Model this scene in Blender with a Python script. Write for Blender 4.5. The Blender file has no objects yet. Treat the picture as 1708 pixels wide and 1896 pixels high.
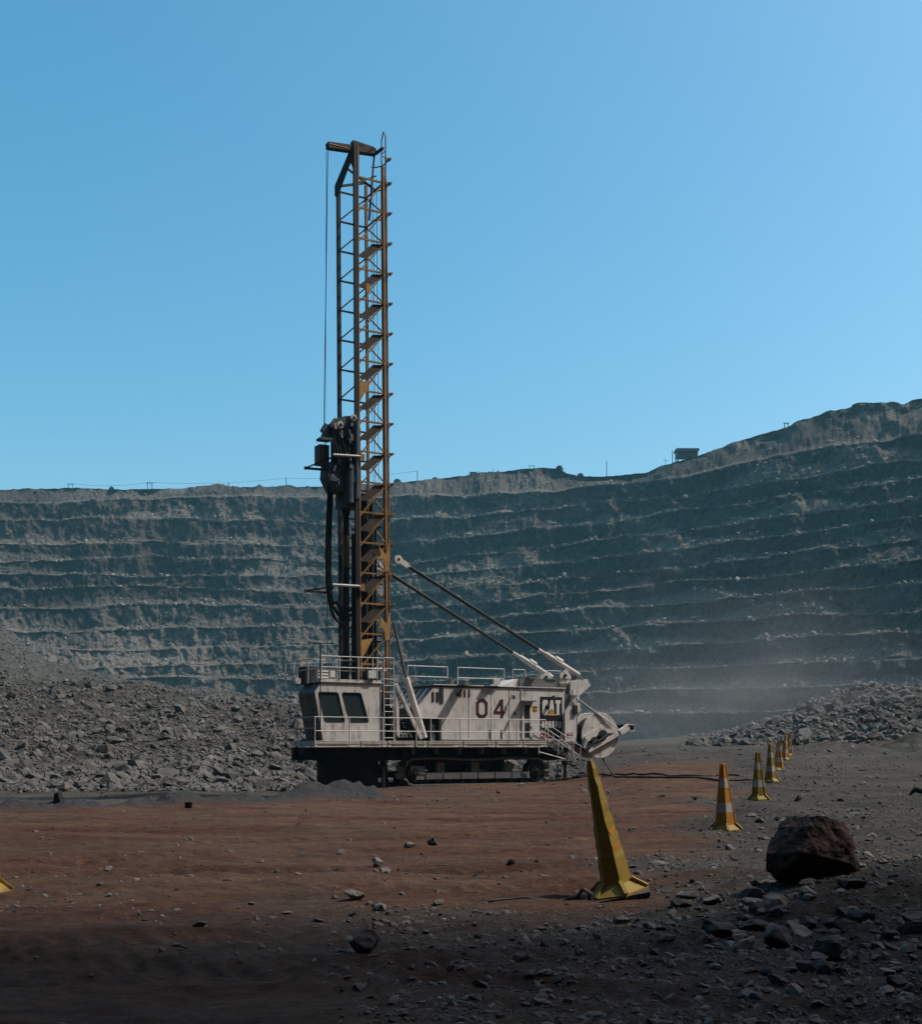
import bpy, math, random
import numpy as np
from mathutils import Vector, Matrix, Euler
from mathutils.geometry import tessellate_polygon
random.seed(7)
RNG = np.random.default_rng(11)
sc = bpy.context.scene
C = sc.collection

# ------------------------------------------------------------------ camera
F, CXP, HYP, CAMZ = 2300.0, 854.0, 1383.0, 1.65      # focal length / horizon of the 1708x1896 photo
cd = bpy.data.cameras.new('camera'); cam = bpy.data.objects.new('camera', cd); C.objects.link(cam)
cam.location = (0, 0, CAMZ); cam.rotation_euler = (math.pi/2, 0, 0)
cd.sensor_fit = 'VERTICAL'; cd.sensor_height = 36.0; cd.sensor_width = 36.0
cd.lens = F/1896*36.0; cd.shift_y = (HYP-948)/1896; cd.clip_start = 0.1; cd.clip_end = 6000
sc.camera = cam
# ------------------------------------------------------------------ sky, sun, exposure
SUN_EL = math.radians(54); SUN_DIR = Vector((math.cos(SUN_EL), 0.03, math.sin(SUN_EL))).normalized()
w = bpy.data.worlds.new('World'); sc.world = w; w.use_nodes = True
wn = w.node_tree; bg = wn.nodes['Background']
sky = wn.nodes.new('ShaderNodeTexSky'); sky.sky_type = 'NISHITA'; sky.sun_disc = False
sky.sun_elevation = SUN_EL; sky.sun_rotation = math.radians(87)
sky.altitude = 0; sky.air_density = 1.0; sky.dust_density = 2.8; sky.ozone_density = 1.8
hs = wn.nodes.new('ShaderNodeHueSaturation'); hs.inputs['Saturation'].default_value = 1.4; hs.inputs['Hue'].default_value = 0.474
wn.links.new(sky.outputs[0], hs.inputs['Color']); wn.links.new(hs.outputs[0], bg.inputs['Color'])
bg.inputs['Strength'].default_value = 0.15
sd = bpy.data.lights.new('sun', 'SUN'); sd.energy = 3.3; sd.angle = math.radians(1.2); sd.color = (1.0, 0.95, 0.88)
so = bpy.data.objects.new('sun', sd); C.objects.link(so)
so.rotation_euler = SUN_DIR.to_track_quat('Z', 'Y').to_euler(); so.location = (60, 0, 80)
sc.view_settings.view_transform = 'Standard'; sc.view_settings.look = 'None'
sc.view_settings.exposure = 0.38; sc.view_settings.gamma = 1.0
sc.cycles.max_bounces = 6; sc.cycles.volume_bounces = 0

# ------------------------------------------------------------------ noise
def _h(i, j, k, s):
    with np.errstate(over='ignore'):
        n = (i.astype(np.int64)*374761393 + j.astype(np.int64)*668265263 + k.astype(np.int64)*2147483647 + s*1274126177) & 0xffffffff
        n = ((n ^ (n >> 13))*1274126177) & 0xffffffff
        n = ((n ^ (n >> 16))*668265263) & 0xffffffff
        n = n ^ (n >> 15)
    return (n & 0xffff)/65535.0*2-1
def vn(x, y, z=0.0, s=0):
    x, y, z = np.broadcast_arrays(np.asarray(x, float), np.asarray(y, float), np.asarray(z, float))
    i, j, k = np.floor(x), np.floor(y), np.floor(z)
    u, v, t = x-i, y-j, z-k
    u = u*u*(3-2*u); v = v*v*(3-2*v); t = t*t*(3-2*t)
    r = 0
    for a in (0, 1):
        for b in (0, 1):
            for c in (0, 1):
                r = r + _h(i+a, j+b, k+c, s)*(u if a else 1-u)*(v if b else 1-v)*(t if c else 1-t)
    return r
def fbm(x, y, z=0.0, s=0, o=4, g=0.5):
    r = 0; a = 1; f = 1
    for q in range(o):
        r = r + a*vn(np.asarray(x)*f+q*17.3, np.asarray(y)*f, np.asarray(z)*f, s+q); a *= g; f *= 2.03
    return r
def ss(a, b, x):
    t = np.clip((np.asarray(x, float)-a)/(b-a), 0, 1); return t*t*(3-2*t)

# ------------------------------------------------------------------ materials
def mat(name, col, rough=0.85, metal=0.0, var=0.25, scale=3.0, col2=None, bump=0.0, bscale=20.0, spec=0.3, alpha=None, rust=0.0, streak=0.0, rustcol=(0.10, 0.05, 0.025)):
    m = bpy.data.materials.new(name); m.use_nodes = True; nt = m.node_tree; N = nt.nodes; L = nt.links
    b = N['Principled BSDF']; b.inputs['Roughness'].default_value = rough; b.inputs['Metallic'].default_value = metal
    b.inputs['Specular IOR Level'].default_value = spec
    tc = N.new('ShaderNodeTexCoord')
    n = N.new('ShaderNodeTexNoise'); n.inputs['Scale'].default_value = scale; n.inputs['Detail'].default_value = 6; n.inputs['Roughness'].default_value = 0.65
    L.new(tc.outputs['Object'], n.inputs['Vector'])
    cr = N.new('ShaderNodeValToRGB'); cr.color_ramp.elements[0].position = 0.3; cr.color_ramp.elements[1].position = 0.7
    if name not in ('mast_yellow_gusset', 'dusty_white_paint', 'rail_paint', 'mast_brown_yellow'): col = tuple(c*0.74 for c in col); col2 = tuple(c*0.74 for c in col2) if col2 else None; rustcol = tuple(c*.74 for c in rustcol)
    c2 = col2 or tuple(c*(1-var) for c in col); c1 = col if col2 else tuple(c*(1+var*0.6) for c in col)
    cr.color_ramp.elements[0].color = (*c2, 1); cr.color_ramp.elements[1].color = (*c1, 1)
    L.new(n.outputs['Fac'], cr.inputs['Fac']); out = cr.outputs['Color']
    if rust > 0:
        mp = N.new('ShaderNodeMapping'); mp.inputs['Scale'].default_value = (1, 1, 0.25 if streak else 1)
        L.new(tc.outputs['Object'], mp.inputs['Vector'])
        n2 = N.new('ShaderNodeTexNoise'); n2.inputs['Scale'].default_value = 5.0; n2.inputs['Detail'].default_value = 8; n2.inputs['Roughness'].default_value = 0.7
        L.new(mp.outputs['Vector'], n2.inputs['Vector'])
        r2 = N.new('ShaderNodeValToRGB'); r2.color_ramp.elements[0].position = 0.66-rust*0.25; r2.color_ramp.elements[1].position = 0.78-rust*0.2
        L.new(n2.outputs['Fac'], r2.inputs['Fac'])
        mx = N.new('ShaderNodeMix'); mx.data_type = 'RGBA'; L.new(r2.outputs['Color'], mx.inputs['Factor']); L.new(out, mx.inputs['A'])
        mx.inputs['B'].default_value = (*rustcol, 1); out = mx.outputs['Result']
    L.new(out, b.inputs['Base Color'])
    if bump > 0:
        n3 = N.new('ShaderNodeTexNoise'); n3.inputs['Scale'].default_value = bscale; n3.inputs['Detail'].default_value = 8
        L.new(tc.outputs['Object'], n3.inputs['Vector'])
        bp = N.new('ShaderNodeBump'); bp.inputs['Strength'].default_value = 0.8; bp.inputs['Distance'].default_value = bump
        L.new(n3.outputs['Fac'], bp.inputs['Height']); L.new(bp.outputs['Normal'], b.inputs['Normal'])
    return m
M = {}
M['white'] = mat('dusty_white_paint', (0.55, 0.525, 0.485), 0.75, var=0.20, scale=1.3, rust=0.55, streak=1, rustcol=(0.25, 0.21, 0.175))
M['rail'] = mat('rail_paint', (0.50, 0.48, 0.45), 0.6, var=0.2, scale=6)
M['grey'] = mat('grey_steel', (0.16, 0.16, 0.16), 0.6, var=0.3, rust=0.3)
M['dark'] = mat('dark_steel', (0.022, 0.022, 0.024), 0.7, var=0.4, rust=0.25, rustcol=(0.05, 0.035, 0.025))
M['black'] = mat('black_rubber', (0.012, 0.012, 0.013), 0.6, var=0.3)
M['mast'] = mat('mast_brown_yellow', (0.25, 0.138, 0.050), 0.7, var=0.45, scale=1.5, rust=0.42, rustcol=(0.045, 0.03, 0.022))
M['mastshade'] = mat('mast_shaded_brown', (0.020, 0.017, 0.016), 0.65, var=0.4, scale=2, rust=0.2, rustcol=(0.06, 0.035, 0.015))  # mast brown darkened in its colour for the posts in shade
M['plate'] = mat('mast_plate_paint', (0.055, 0.042, 0.028), 0.7, var=0.35, scale=2, rust=0.3, rustcol=(0.10, 0.055, 0.02))
M['yellow'] = mat('mast_yellow_gusset', (0.36, 0.20, 0.055), 0.7, var=0.3, rust=0.4)
M['head'] = mat('rotary_head_paint', (0.06, 0.10, 0.12), 0.55, var=0.5, scale=3, rust=0.3, rustcol=(0.015, 0.012, 0.01))
M['lamp'] = mat('lamp_housing_white', (0.75, 0.75, 0.73), 0.4, var=0.05)
M['number'] = mat('number_maroon_paint', (0.075, 0.012, 0.018), 0.6, var=0.2)
M['logo'] = mat('logo_panel_black', (0.012, 0.016, 0.020), 0.55, var=0.3)
M['logowhite'] = mat('logo_white', (0.85, 0.83, 0.78), 0.6, var=0.1)
M['logoyel'] = mat('logo_yellow', (0.62, 0.36, 0.07), 0.6, var=0.1)
M['signyel'] = mat('sign_yellow', (0.55, 0.32, 0.04), 0.6, var=0.1)
M['signred'] = mat('sign_red', (0.30, 0.04, 0.03), 0.6, var=0.1)
M['signrust'] = mat('rust_strip', (0.20, 0.075, 0.03), 0.8, var=0.3)
M['skirt'] = mat('dust_curtain', (0.010, 0.010, 0.012), 0.8, var=0.5, scale=2, rust=0.2, rustcol=(0.03, 0.028, 0.026))
M['trackdust'] = mat('track_dusty_steel', (0.24, 0.21, 0.18), 0.8, var=0.4, scale=4, rust=0.3)
M['cable'] = mat('trailing_cable_rubber', (0.03, 0.022, 0.02), 0.7, var=0.2)
M['coneyel'] = mat('cone_yellow', (0.33, 0.215, 0.025), 0.65, var=0.3, scale=5, rust=0.5, rustcol=(0.12, 0.08, 0.03))
M['coneor'] = mat('cone_orange', (0.55, 0.24, 0.03), 0.65, var=0.3, scale=5, rust=0.4, rustcol=(0.12, 0.08, 0.03))
M['conewhite'] = mat('cone_reflective_white', (0.5, 0.49, 0.47), 0.5, var=0.15, scale=5, rust=0.25, rustcol=(0.2, 0.17, 0.13))
M['skin'] = mat('skin', (0.42, 0.22, 0.16), 0.6, var=0.05)
M['cloth'] = mat('work_cloth', (0.03, 0.035, 0.05), 0.9, var=0.2)
M['interior'] = mat('cab_interior', (0.03, 0.033, 0.036), 0.8, var=0.2)
M['rocklump'] = mat('loose_rock', (0.20, 0.18, 0.155), 0.9, var=0.45, scale=2.5, bump=0.02, bscale=12)
M['gravelrock'] = mat('gravel_stone', (0.13, 0.12, 0.108), 0.9, var=0.55, scale=4)
M['rockred'] = mat('red_brown_boulder', (0.080, 0.038, 0.024), 0.9, col2=(0.018, 0.012, 0.011), scale=2.2, bump=0.09, bscale=7, rust=0.25, rustcol=(0.16, 0.12, 0.09))
M['rockdark'] = mat('dark_rock', (0.07, 0.066, 0.065), 0.9, var=0.4, scale=3, bump=0.03, bscale=10)
M['bush'] = mat('bush_leaves', (0.03, 0.045, 0.02), 0.8, var=0.4, scale=1)
M['hut'] = mat('hut_sheet', (0.10, 0.11, 0.11), 0.7, var=0.2, scale=0.3)
def glass_mat():
    m = bpy.data.materials.new('tinted_cab_glass'); m.use_nodes = True; nt = m.node_tree; N = nt.nodes; L = nt.links
    N.remove(N['Principled BSDF']); o = N['Material Output']
    t = N.new('ShaderNodeBsdfTransparent'); t.inputs[0].default_value = (0.42, 0.50, 0.50, 1)
    g = N.new('ShaderNodeBsdfGlossy'); g.inputs['Roughness'].default_value = 0.03
    fr = N.new('ShaderNodeFresnel'); fr.inputs[0].default_value = 1.45
    mx = N.new('ShaderNodeMixShader'); L.new(fr.outputs[0], mx.inputs[0]); L.new(t.outputs[0], mx.inputs[1]); L.new(g.outputs[0], mx.inputs[2])
    df = N.new('ShaderNodeBsdfDiffuse'); df.inputs[0].default_value = (0.16, 0.22, 0.23, 1); m3 = N.new('ShaderNodeMixShader'); m3.inputs[0].default_value = 0.16  # diffuse teal film standing in for a faint window reflection
    L.new(mx.outputs[0], m3.inputs[1]); L.new(df.outputs[0], m3.inputs[2]); L.new(m3.outputs[0], o.inputs['Surface']); return m
M['glass'] = glass_mat()

def wall_mat():
    m = bpy.data.materials.new('pit_rock'); m.use_nodes = True; nt = m.node_tree; N = nt.nodes; L = nt.links
    b = N['Principled BSDF']; b.inputs['Roughness'].default_value = 0.95; b.inputs['Specular IOR Level'].default_value = 0.15
    geo = N.new('ShaderNodeNewGeometry'); at = N.new('ShaderNodeAttribute'); at.attribute_name = 'debris'
    n1 = N.new('ShaderNodeTexNoise'); n1.inputs['Scale'].default_value = 0.02; n1.inputs['Detail'].default_value = 6
    n2 = N.new('ShaderNodeTexNoise'); n2.inputs['Scale'].default_value = 0.55; n2.inputs['Detail'].default_value = 10; n2.inputs['Roughness'].default_value = 0.75
    for n in (n1, n2): L.new(geo.outputs['Position'], n.inputs['Vector'])
    mp = N.new('ShaderNodeMapping'); mp.inputs['Scale'].default_value = (0.5, 0.5, 0.06); L.new(geo.outputs['Position'], mp.inputs['Vector'])
    n4 = N.new('ShaderNodeTexNoise'); n4.inputs['Scale'].default_value = 1.0; n4.inputs['Detail'].default_value = 6; L.new(mp.outputs[0], n4.inputs['Vector'])
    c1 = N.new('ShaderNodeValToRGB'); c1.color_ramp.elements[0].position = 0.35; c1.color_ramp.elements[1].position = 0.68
    c1.color_ramp.elements[0].color = (0.013, 0.012, 0.011, 1); c1.color_ramp.elements[1].color = (0.125, 0.106, 0.085, 1)  # steep faces coloured dark for their shade
    L.new(n2.outputs['Fac'], c1.inputs['Fac'])
    mst = N.new('ShaderNodeMix'); mst.data_type = 'RGBA'; mst.blend_type = 'MULTIPLY'; mst.inputs['Factor'].default_value = 0.7
    cs = N.new('ShaderNodeValToRGB'); cs.color_ramp.elements[0].position = 0.35; cs.color_ramp.elements[1].position = 0.6; cs.color_ramp.elements[0].color = (0.4, 0.4, 0.42, 1)
    L.new(n4.outputs['Fac'], cs.inputs['Fac']); L.new(c1.outputs[0], mst.inputs['A']); L.new(cs.outputs[0], mst.inputs['B'])
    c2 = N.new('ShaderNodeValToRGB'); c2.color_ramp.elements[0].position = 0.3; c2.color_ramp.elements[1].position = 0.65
    c2.color_ramp.elements[0].color = (0.04, 0.034, 0.027, 1); c2.color_ramp.elements[1].color = (0.30, 0.255, 0.205, 1)  # pale bench debris, brightened in colour for the sunlit ledges
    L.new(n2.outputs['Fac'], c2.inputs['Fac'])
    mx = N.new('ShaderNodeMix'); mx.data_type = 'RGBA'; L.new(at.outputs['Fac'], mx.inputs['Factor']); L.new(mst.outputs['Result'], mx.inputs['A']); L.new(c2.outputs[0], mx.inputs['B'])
    c3 = N.new('ShaderNodeValToRGB'); c3.color_ramp.elements[0].position = 0.35; c3.color_ramp.elements[1].position = 0.7
    c3.color_ramp.elements[0].color = (0.65, 0.67, 0.7, 1); c3.color_ramp.elements[1].color = (1, 0.98, 0.95, 1); L.new(n1.outputs['Fac'], c3.inputs['Fac'])
    m2 = N.new('ShaderNodeMix'); m2.data_type = 'RGBA'; m2.blend_type = 'MULTIPLY'; m2.inputs['Factor'].default_value = 1
    L.new(mx.outputs['Result'], m2.inputs['A']); L.new(c3.outputs[0], m2.inputs['B']); L.new(m2.outputs['Result'], b.inputs['Base Color'])
    bp = N.new('ShaderNodeBump'); bp.inputs['Strength'].default_value = 1.0; bp.inputs['Distance'].default_value = 2.6
    n3 = N.new('ShaderNodeTexNoise'); n3.inputs['Scale'].default_value = 0.45; n3.inputs['Detail'].default_value = 10; n3.inputs['Roughness'].default_value = 0.7
    L.new(geo.outputs['Position'], n3.inputs['Vector']); L.new(n3.outputs['Fac'], bp.inputs['Height']); L.new(bp.outputs['Normal'], b.inputs['Normal'])
    return m
M['pit'] = wall_mat()
def ground_mat():
    m = bpy.data.materials.new('pit_floor_soil'); m.use_nodes = True; nt = m.node_tree; N = nt.nodes; L = nt.links
    b = N['Principled BSDF']; b.inputs['Roughness'].default_value = 0.95; b.inputs['Specular IOR Level'].default_value = 0.15
    geo = N.new('ShaderNodeNewGeometry')
    def noise(s, d=8, r=0.65, sc3=(1, 1, 1)):
        mp = N.new('ShaderNodeMapping'); mp.inputs['Scale'].default_value = sc3; L.new(geo.outputs['Position'], mp.inputs['Vector'])
        n = N.new('ShaderNodeTexNoise'); n.inputs['Scale'].default_value = s; n.inputs['Detail'].default_value = d; n.inputs['Roughness'].default_value = r
        L.new(mp.outputs[0], n.inputs['Vector']); return n.outputs['Fac']
    def ramp(fac, p0, c0, p1, c1):
        c = N.new('ShaderNodeValToRGB'); c.color_ramp.elements[0].position = p0; c.color_ramp.elements[1].position = p1
        c.color_ramp.elements[0].color = (*c0, 1); c.color_ramp.elements[1].color = (*c1, 1); L.new(fac, c.inputs['Fac']); return c.outputs[0]
    def mix(f, a, c, mode='MIX'):
        x = N.new('ShaderNodeMix'); x.data_type = 'RGBA'; x.blend_type = mode
        if isinstance(f, float): x.inputs['Factor'].default_value = f
        else: L.new(f, x.inputs['Factor'])
        L.new(a, x.inputs['A']); L.new(c, x.inputs['B']); return x.outputs['Result']
    def attr(n):
        a = N.new('ShaderNodeAttribute'); a.attribute_name = n; return a.outputs['Fac']
    red = mix(ramp(noise(0.55, 6, 0.6, (0.35, 1, 1)), 0.42, (0, 0, 0), 0.62, (1, 1, 1)), ramp(noise(3.0, 8, 0.7, (0.5, 1, 1)), 0.3, (0.055, 0.029, 0.017), 0.7, (0.165, 0.092, 0.053)),
              ramp(noise(4.0), 0.3, (0.034, 0.014, 0.008), 0.7, (0.115, 0.046, 0.022)))
    grey = mix(1.0, ramp(noise(0.25, 8, 0.75), 0.35, (0.45, 0.45, 0.46), 0.68, (1.25, 1.22, 1.18)), ramp(noise(9.0, 8, 0.8), 0.35, (0.028, 0.025, 0.021), 0.7, (0.115, 0.10, 0.083)), 'MULTIPLY')
    cut = ramp(noise(6.0), 0.3, (0.022, 0.022, 0.023), 0.7, (0.055, 0.054, 0.053))  # grey drill cuttings, darkened for the shade on the bank's near side
    red = mix(attr('churned'), red, ramp(noise(12.0), 0.3, (0.030, 0.013, 0.008), 0.7, (0.085, 0.042, 0.024)))
    red = mix(0.85, red, ramp(noise(14.0, 9, 0.8, (0.5, 1, 1)), 0.36, (0.45, 0.45, 0.45), 0.62, (1.25, 1.22, 1.2)), 'MULTIPLY')
    col = mix(attr('soil'), grey, red); col = mix(attr('cuttings'), col, cut)
    L.new(col, b.inputs['Base Color'])
    bp = N.new('ShaderNodeBump'); bp.inputs['Strength'].default_value = 1.0; bp.inputs['Distance'].default_value = 0.11
    L.new(noise(7.0, 10, 0.75, (0.6, 1, 1)), bp.inputs['Height']); L.new(bp.outputs['Normal'], b.inputs['Normal'])
    return m
M['ground'] = ground_mat()

# ------------------------------------------------------------------ mesh builder
class MB:
    def __init__(s): s.v = []; s.f = []; s.m = []
    def add(s, vs, fs, m=0):
        o = len(s.v); s.v += [tuple(v) for v in vs]; s.f += [tuple(i+o for i in f) for f in fs]; s.m += [m]*len(fs)
    def box(s, a, b, m=0):
        x0, y0, z0 = (min(a[i], b[i]) for i in range(3)); x1, y1, z1 = (max(a[i], b[i]) for i in range(3))
        s.add([(x0,y0,z0),(x1,y0,z0),(x1,y1,z0),(x0,y1,z0),(x0,y0,z1),(x1,y0,z1),(x1,y1,z1),(x0,y1,z1)],
              [(0,3,2,1),(4,5,6,7),(0,1,5,4),(1,2,6,5),(2,3,7,6),(3,0,4,7)], m)
    def bar(s, p, q, wd, h=None, m=0, up=(0, 0, 1)):
        h = h or wd; p = Vector(p); q = Vector(q); d = (q-p).normalized(); u = Vector(up)
        if abs(d.dot(u)) > 0.95: u = Vector((0, 1, 0)) if abs(d.y) < 0.9 else Vector((1, 0, 0))
        r = d.cross(u).normalized()*wd/2; u2 = r.cross(d).normalized()*h/2
        vs = [c+a*r+b*u2 for c in (p, q) for a, b in ((-1,-1),(1,-1),(1,1),(-1,1))]
        s.add(vs, [(0,1,2,3),(7,6,5,4),(0,4,5,1),(1,5,6,2),(2,6,7,3),(3,7,4,0)], m)
    def tube(s, pts, r, n=8, m=0, caps=True):
        pts = [Vector(p) for p in pts]; rr = r if isinstance(r, (list, tuple)) else [r]*len(pts)
        vs = []; prev = None
        for i, p in enumerate(pts):
            d = (pts[min(i+1, len(pts)-1)]-pts[max(i-1, 0)]).normalized()
            if prev is None:
                u = Vector((0, 0, 1)) if abs(d.z) < 0.9 else Vector((1, 0, 0)); a = d.cross(u).normalized()
            else: a = (prev-d*prev.dot(d)).normalized()
            prev = a; c = d.cross(a)
            for k in range(n):
                t = 2*math.pi*k/n; vs.append(p+(a*math.cos(t)+c*math.sin(t))*rr[i])
        fs = [(i*n+k, i*n+(k+1) % n, (i+1)*n+(k+1) % n, (i+1)*n+k) for i in range(len(pts)-1) for k in range(n)]
        if caps: fs += [tuple(range(n))[::-1], tuple((len(pts)-1)*n+k for k in range(n))]
        s.add(vs, fs, m)
    def plate(s, outer, holes, t0, t1, m=0, axis='t'):
        """polygon (with holes) in the s-z plane extruded over t0..t1; axis 's': polygon in t-z extruded along s"""
        loops = [outer]+holes; flat = [p for l in loops for p in l]; n = len(flat)
        tri = tessellate_polygon([[Vector((p[0], p[1], 0)) for p in l] for l in loops])
        mp = (lambda p, t: (p[0], t, p[1])) if axis == 't' else ((lambda p, t: (t, p[0], p[1])) if axis == 's' else (lambda p, t: (p[0], p[1], t)))
        vs = [mp(p, t0) for p in flat]+[mp(p, t1) for p in flat]
        fs = [tuple(t) for t in tri]+[tuple(i+n for i in t[::-1]) for t in tri]
        o = 0
        for l in loops:
            k = len(l)
            for i in range(k): fs.append((o+i, o+(i+1) % k, n+o+(i+1) % k, n+o+i))
            o += k
        s.add(vs, fs, m)
    def build(s, name, mats, parent=None, smooth=False, fixn=True):
        me = bpy.data.meshes.new(name); me.from_pydata(s.v, [], s.f)
        for mm in (mats if isinstance(mats, (list, tuple)) else [mats]): me.materials.append(mm)
        me.polygons.foreach_set('material_index', s.m)
        if smooth: me.polygons.foreach_set('use_smooth', [True]*len(s.f))
        me.update()
        if fixn:
            import bmesh
            b = bmesh.new(); b.from_mesh(me); bmesh.ops.recalc_face_normals(b, faces=b.faces); b.to_mesh(me); b.free()
        o = bpy.data.objects.new(name, me); C.objects.link(o)
        if parent: o.parent = parent
        return o
def npmesh(name, V, Fq, material, smooth=False, attrs=None):
    me = bpy.data.meshes.new(name); nf, k = Fq.shape
    me.vertices.add(len(V)); me.vertices.foreach_set('co', V.astype(np.float32).ravel())
    me.loops.add(nf*k); me.loops.foreach_set('vertex_index', Fq.astype(np.int32).ravel())
    me.polygons.add(nf); me.polygons.foreach_set('loop_start', (np.arange(nf)*k).astype(np.int32))
    me.polygons.foreach_set('use_smooth', np.full(nf, smooth))
    me.materials.append(material); me.update(calc_edges=True)
    for n, a in (attrs or {}).items():
        at = me.attributes.new(n, 'FLOAT', 'POINT'); at.data.foreach_set('value', a.astype(np.float32).ravel())
    o = bpy.data.objects.new(name, me); C.objects.link(o); return o
def grid_faces(nr, nc):
    i = np.arange(nr-1)[:, None]*nc+np.arange(nc-1)[None, :]
    return np.stack([i, i+1, i+nc+1, i+nc], -1).reshape(-1, 4)
def thing(name, loc, label, cat, rz=0.0, group=None):
    o = bpy.data.objects.new(name, None); C.objects.link(o); o.location = loc; o.rotation_euler = (0, 0, rz); o.empty_display_size = 0.3
    return tag(o, label, cat, group)
def tag(o, label, cat, group=None):
    o['label'] = label; o['category'] = cat
    if group: o['group'] = group
    return o
def kind(o, k): o['kind'] = k; return o

# ------------------------------------------------------------------ ground
HX = [0, 150, 300, 420, 500, 560, 640]
def ground_z(X, Y, fine=True):
    X = np.asarray(X, float); Y = np.asarray(Y, float)
    R = np.hypot(X, Y); front = ss(-5, 12, Y); Ys = np.maximum(Y, 6.0); u = X/Ys; px = CXP+F*u
    z = -0.13*ss(28, 50, Y)*(1-ss(0.10, 0.16, u))
    z = z + 1.7*np.clip((Y-28)/72, 0, 1)*ss(0.06, 0.17, u) + 1.85*ss(62, 105, Y)*ss(-0.02, 0.07, u)*(1-ss(0.06, 0.17, u))
    z = z + np.clip(Y-105, 0, 500)*0.003
    z = z - 0.16*np.exp(-(((X+5.2)/2.4)**2+((Y-56.5)/2.5)**2))
    # drill cuttings ridge, left of the rig
    yc = 32.5+(np.clip(px, -300, 720))/560*8.0; z = z - 0.65*ss(0.4, 4.5, Y-yc)*(1-ss(-0.115, -0.10, u))*(1-ss(60, 75, Y)); amp = 0.62*(0.35+0.9*np.clip(vn(X*0.45, Y*0.2, 0, 5)+0.25, 0, 1)+0.35*vn(X*1.3, Y*0.9, 0, 9)+0.2*vn(X*4, Y*3, 0, 10))
    ridge = np.exp(-(np.abs(Y-yc-0.5*vn(X*0.3, 0, 0, 6))/0.75)**1.6)*(1-ss(690, 730, px))
    z = z + ridge*amp
    # blasted-rock heaps
    hl = (1-ss(-0.05, 0.13, u))*front; lump = 1+0.28*vn(X*0.045, Y*0.045, 0, 21)+0.07*vn(X*0.12, Y*0.12, 0, 22)
    ff = np.clip((Y-235+6*fbm(X*0.02, Y*0.01, 0, 24, 3))/165, 0, 1); f6 = ff*6; stp = (np.floor(f6)+0.35*(f6-np.floor(f6))+0.65*ss(0.72, 0.93, f6-np.floor(f6)))/6
    tw = ss(150, 330, px+40*vn(Y*0.02, X*0.01, 0, 26)); ff = ff*(1-tw)+stp*tw
    z = z + front*np.interp(px, [-300, 0, 70, 150, 260, 400, 560], [34, 29, 21, 14, 8, 4, 0])*ff*(1+0.035*vn(X*0.05, Y*0.03, 0, 23))*(Y > 150)
    z = z + hl*(2.2*ss(68, 92, Y)+5.6*ss(84, 150, Y)+3.5*ss(150, 400, Y))*lump
    hr = ss(0.16, 0.34, u)*front; z = z + hr*7.2*ss(112, 190, Y)*lump + ss(0.05, 0.2, u)*1.6*ss(170, 330, Y)*lump
    # mounds of loose rubble near the camera
    for mx, my, h, r in ((3.15, 15.0, 0.16, 0.9), (5.0, 12.4, 0.46, 1.35), (2.5, 10.6, 0.14, 1.1), (3.6, 11.6, 0.26, 1.2), (5.2, 10.2, 0.22, 1.3), (2.9, 13.0, 0.12, 0.7), (9.5, 26, 0.22, 2.2), (4.5, 9.2, .2, 1.2), (-14, 60, .25, 3)):
        z = z + h*np.exp(-((X-mx)**2+(Y-my)**2)/r**2)
    if fine:
        k = 1/(1+R*0.01)
        z = z + 0.05*fbm(X*0.5, Y*0.9, 0, 31, 3)*(1-np.exp(-R/10)) + 0.022*fbm(X*2.2, Y*5.5, 0, 36, 4)*k
        e_, d = tyre(X, Y); z = z - 0.055*e_ + 0.03*e_*np.sin((X+0.6*np.abs(d))*2*np.pi/0.30)+0.05*np.exp(-((np.abs(d)-0.44)/0.13)**2)*np.clip(vn(X*0.8, Y*0.8, 0, 66)+.5, 0, 1)*(np.abs(d) < .8)
        g = 1-soil_mask(X, Y); z = z + g*(0.03*fbm(X*1.3, Y*1.3, 0, 41, 3)+0.014*vn(X*9, Y*9, 0, 47)*k)
        z = z + (hl+hr)*ss(70, 95, Y)*(0.8*fbm(X*0.22, Y*0.22, 0, 51, 3)+0.25*vn(X*1.4, Y*1.4, 0, 56))
        rut = np.abs(vn((X*0.35+Y*0.9)*0.9, (X-Y*0.4)*0.12, 0, 61)); z = z - 0.035*np.exp(-(rut/0.08)**2)*soil_mask(X, Y)
    return z
def tyre(X, Y):
    """wheel tracks of the haul trucks: strength and signed distance to the nearest track"""
    best = np.full(np.shape(X), 99.0); e = np.zeros(np.shape(X))
    for (c0, sl, cv) in ((9.6, .30, .012), (11.6, .30, .012), (14.6, .22, .01), (16.8, .22, .01), (20.5, .42, 0), (23.4, .42, 0), (28, -.15, 0), (31, -.15, 0), (8.4, -.35, 0)):
        d = Y-(c0+sl*X+cv*X*X+0.25*np.sin(X*0.35+c0)); e = np.maximum(e, np.exp(-np.abs(d/0.32)**4)*np.clip(0.5+1.0*vn(X*0.3, c0, 0, 65), 0, 1)); best = np.where(np.abs(d) < np.abs(best), d, best)
    return e, best
def soil_mask(X, Y):
    n = fbm(X*0.35, Y*0.35, 0, 71, 4)
    a = ss(-0.9, 0.9, (0.235*Y-1.0-X)+n*1.3)
    b = 0.45+0.55*ss(-1.6, 1.6, np.maximum(Y-12.6+n*2.2, -1.2-X*1.0+n*2.2-0.3*(12-Y)))
    c = 1-ss(60, 72, Y+n*5)
    d = 1-ss(-0.105, -0.09, X/np.maximum(Y, 5))*0
    e = 1-(ss(36, 41, Y+n*1.5))*(1-ss(-0.15, -0.12, X/np.maximum(Y, 5)+n*0.02))
    return a*b*c*d*e*(0.82+0.18*np.clip(n+0.5, 0, 1))
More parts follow.
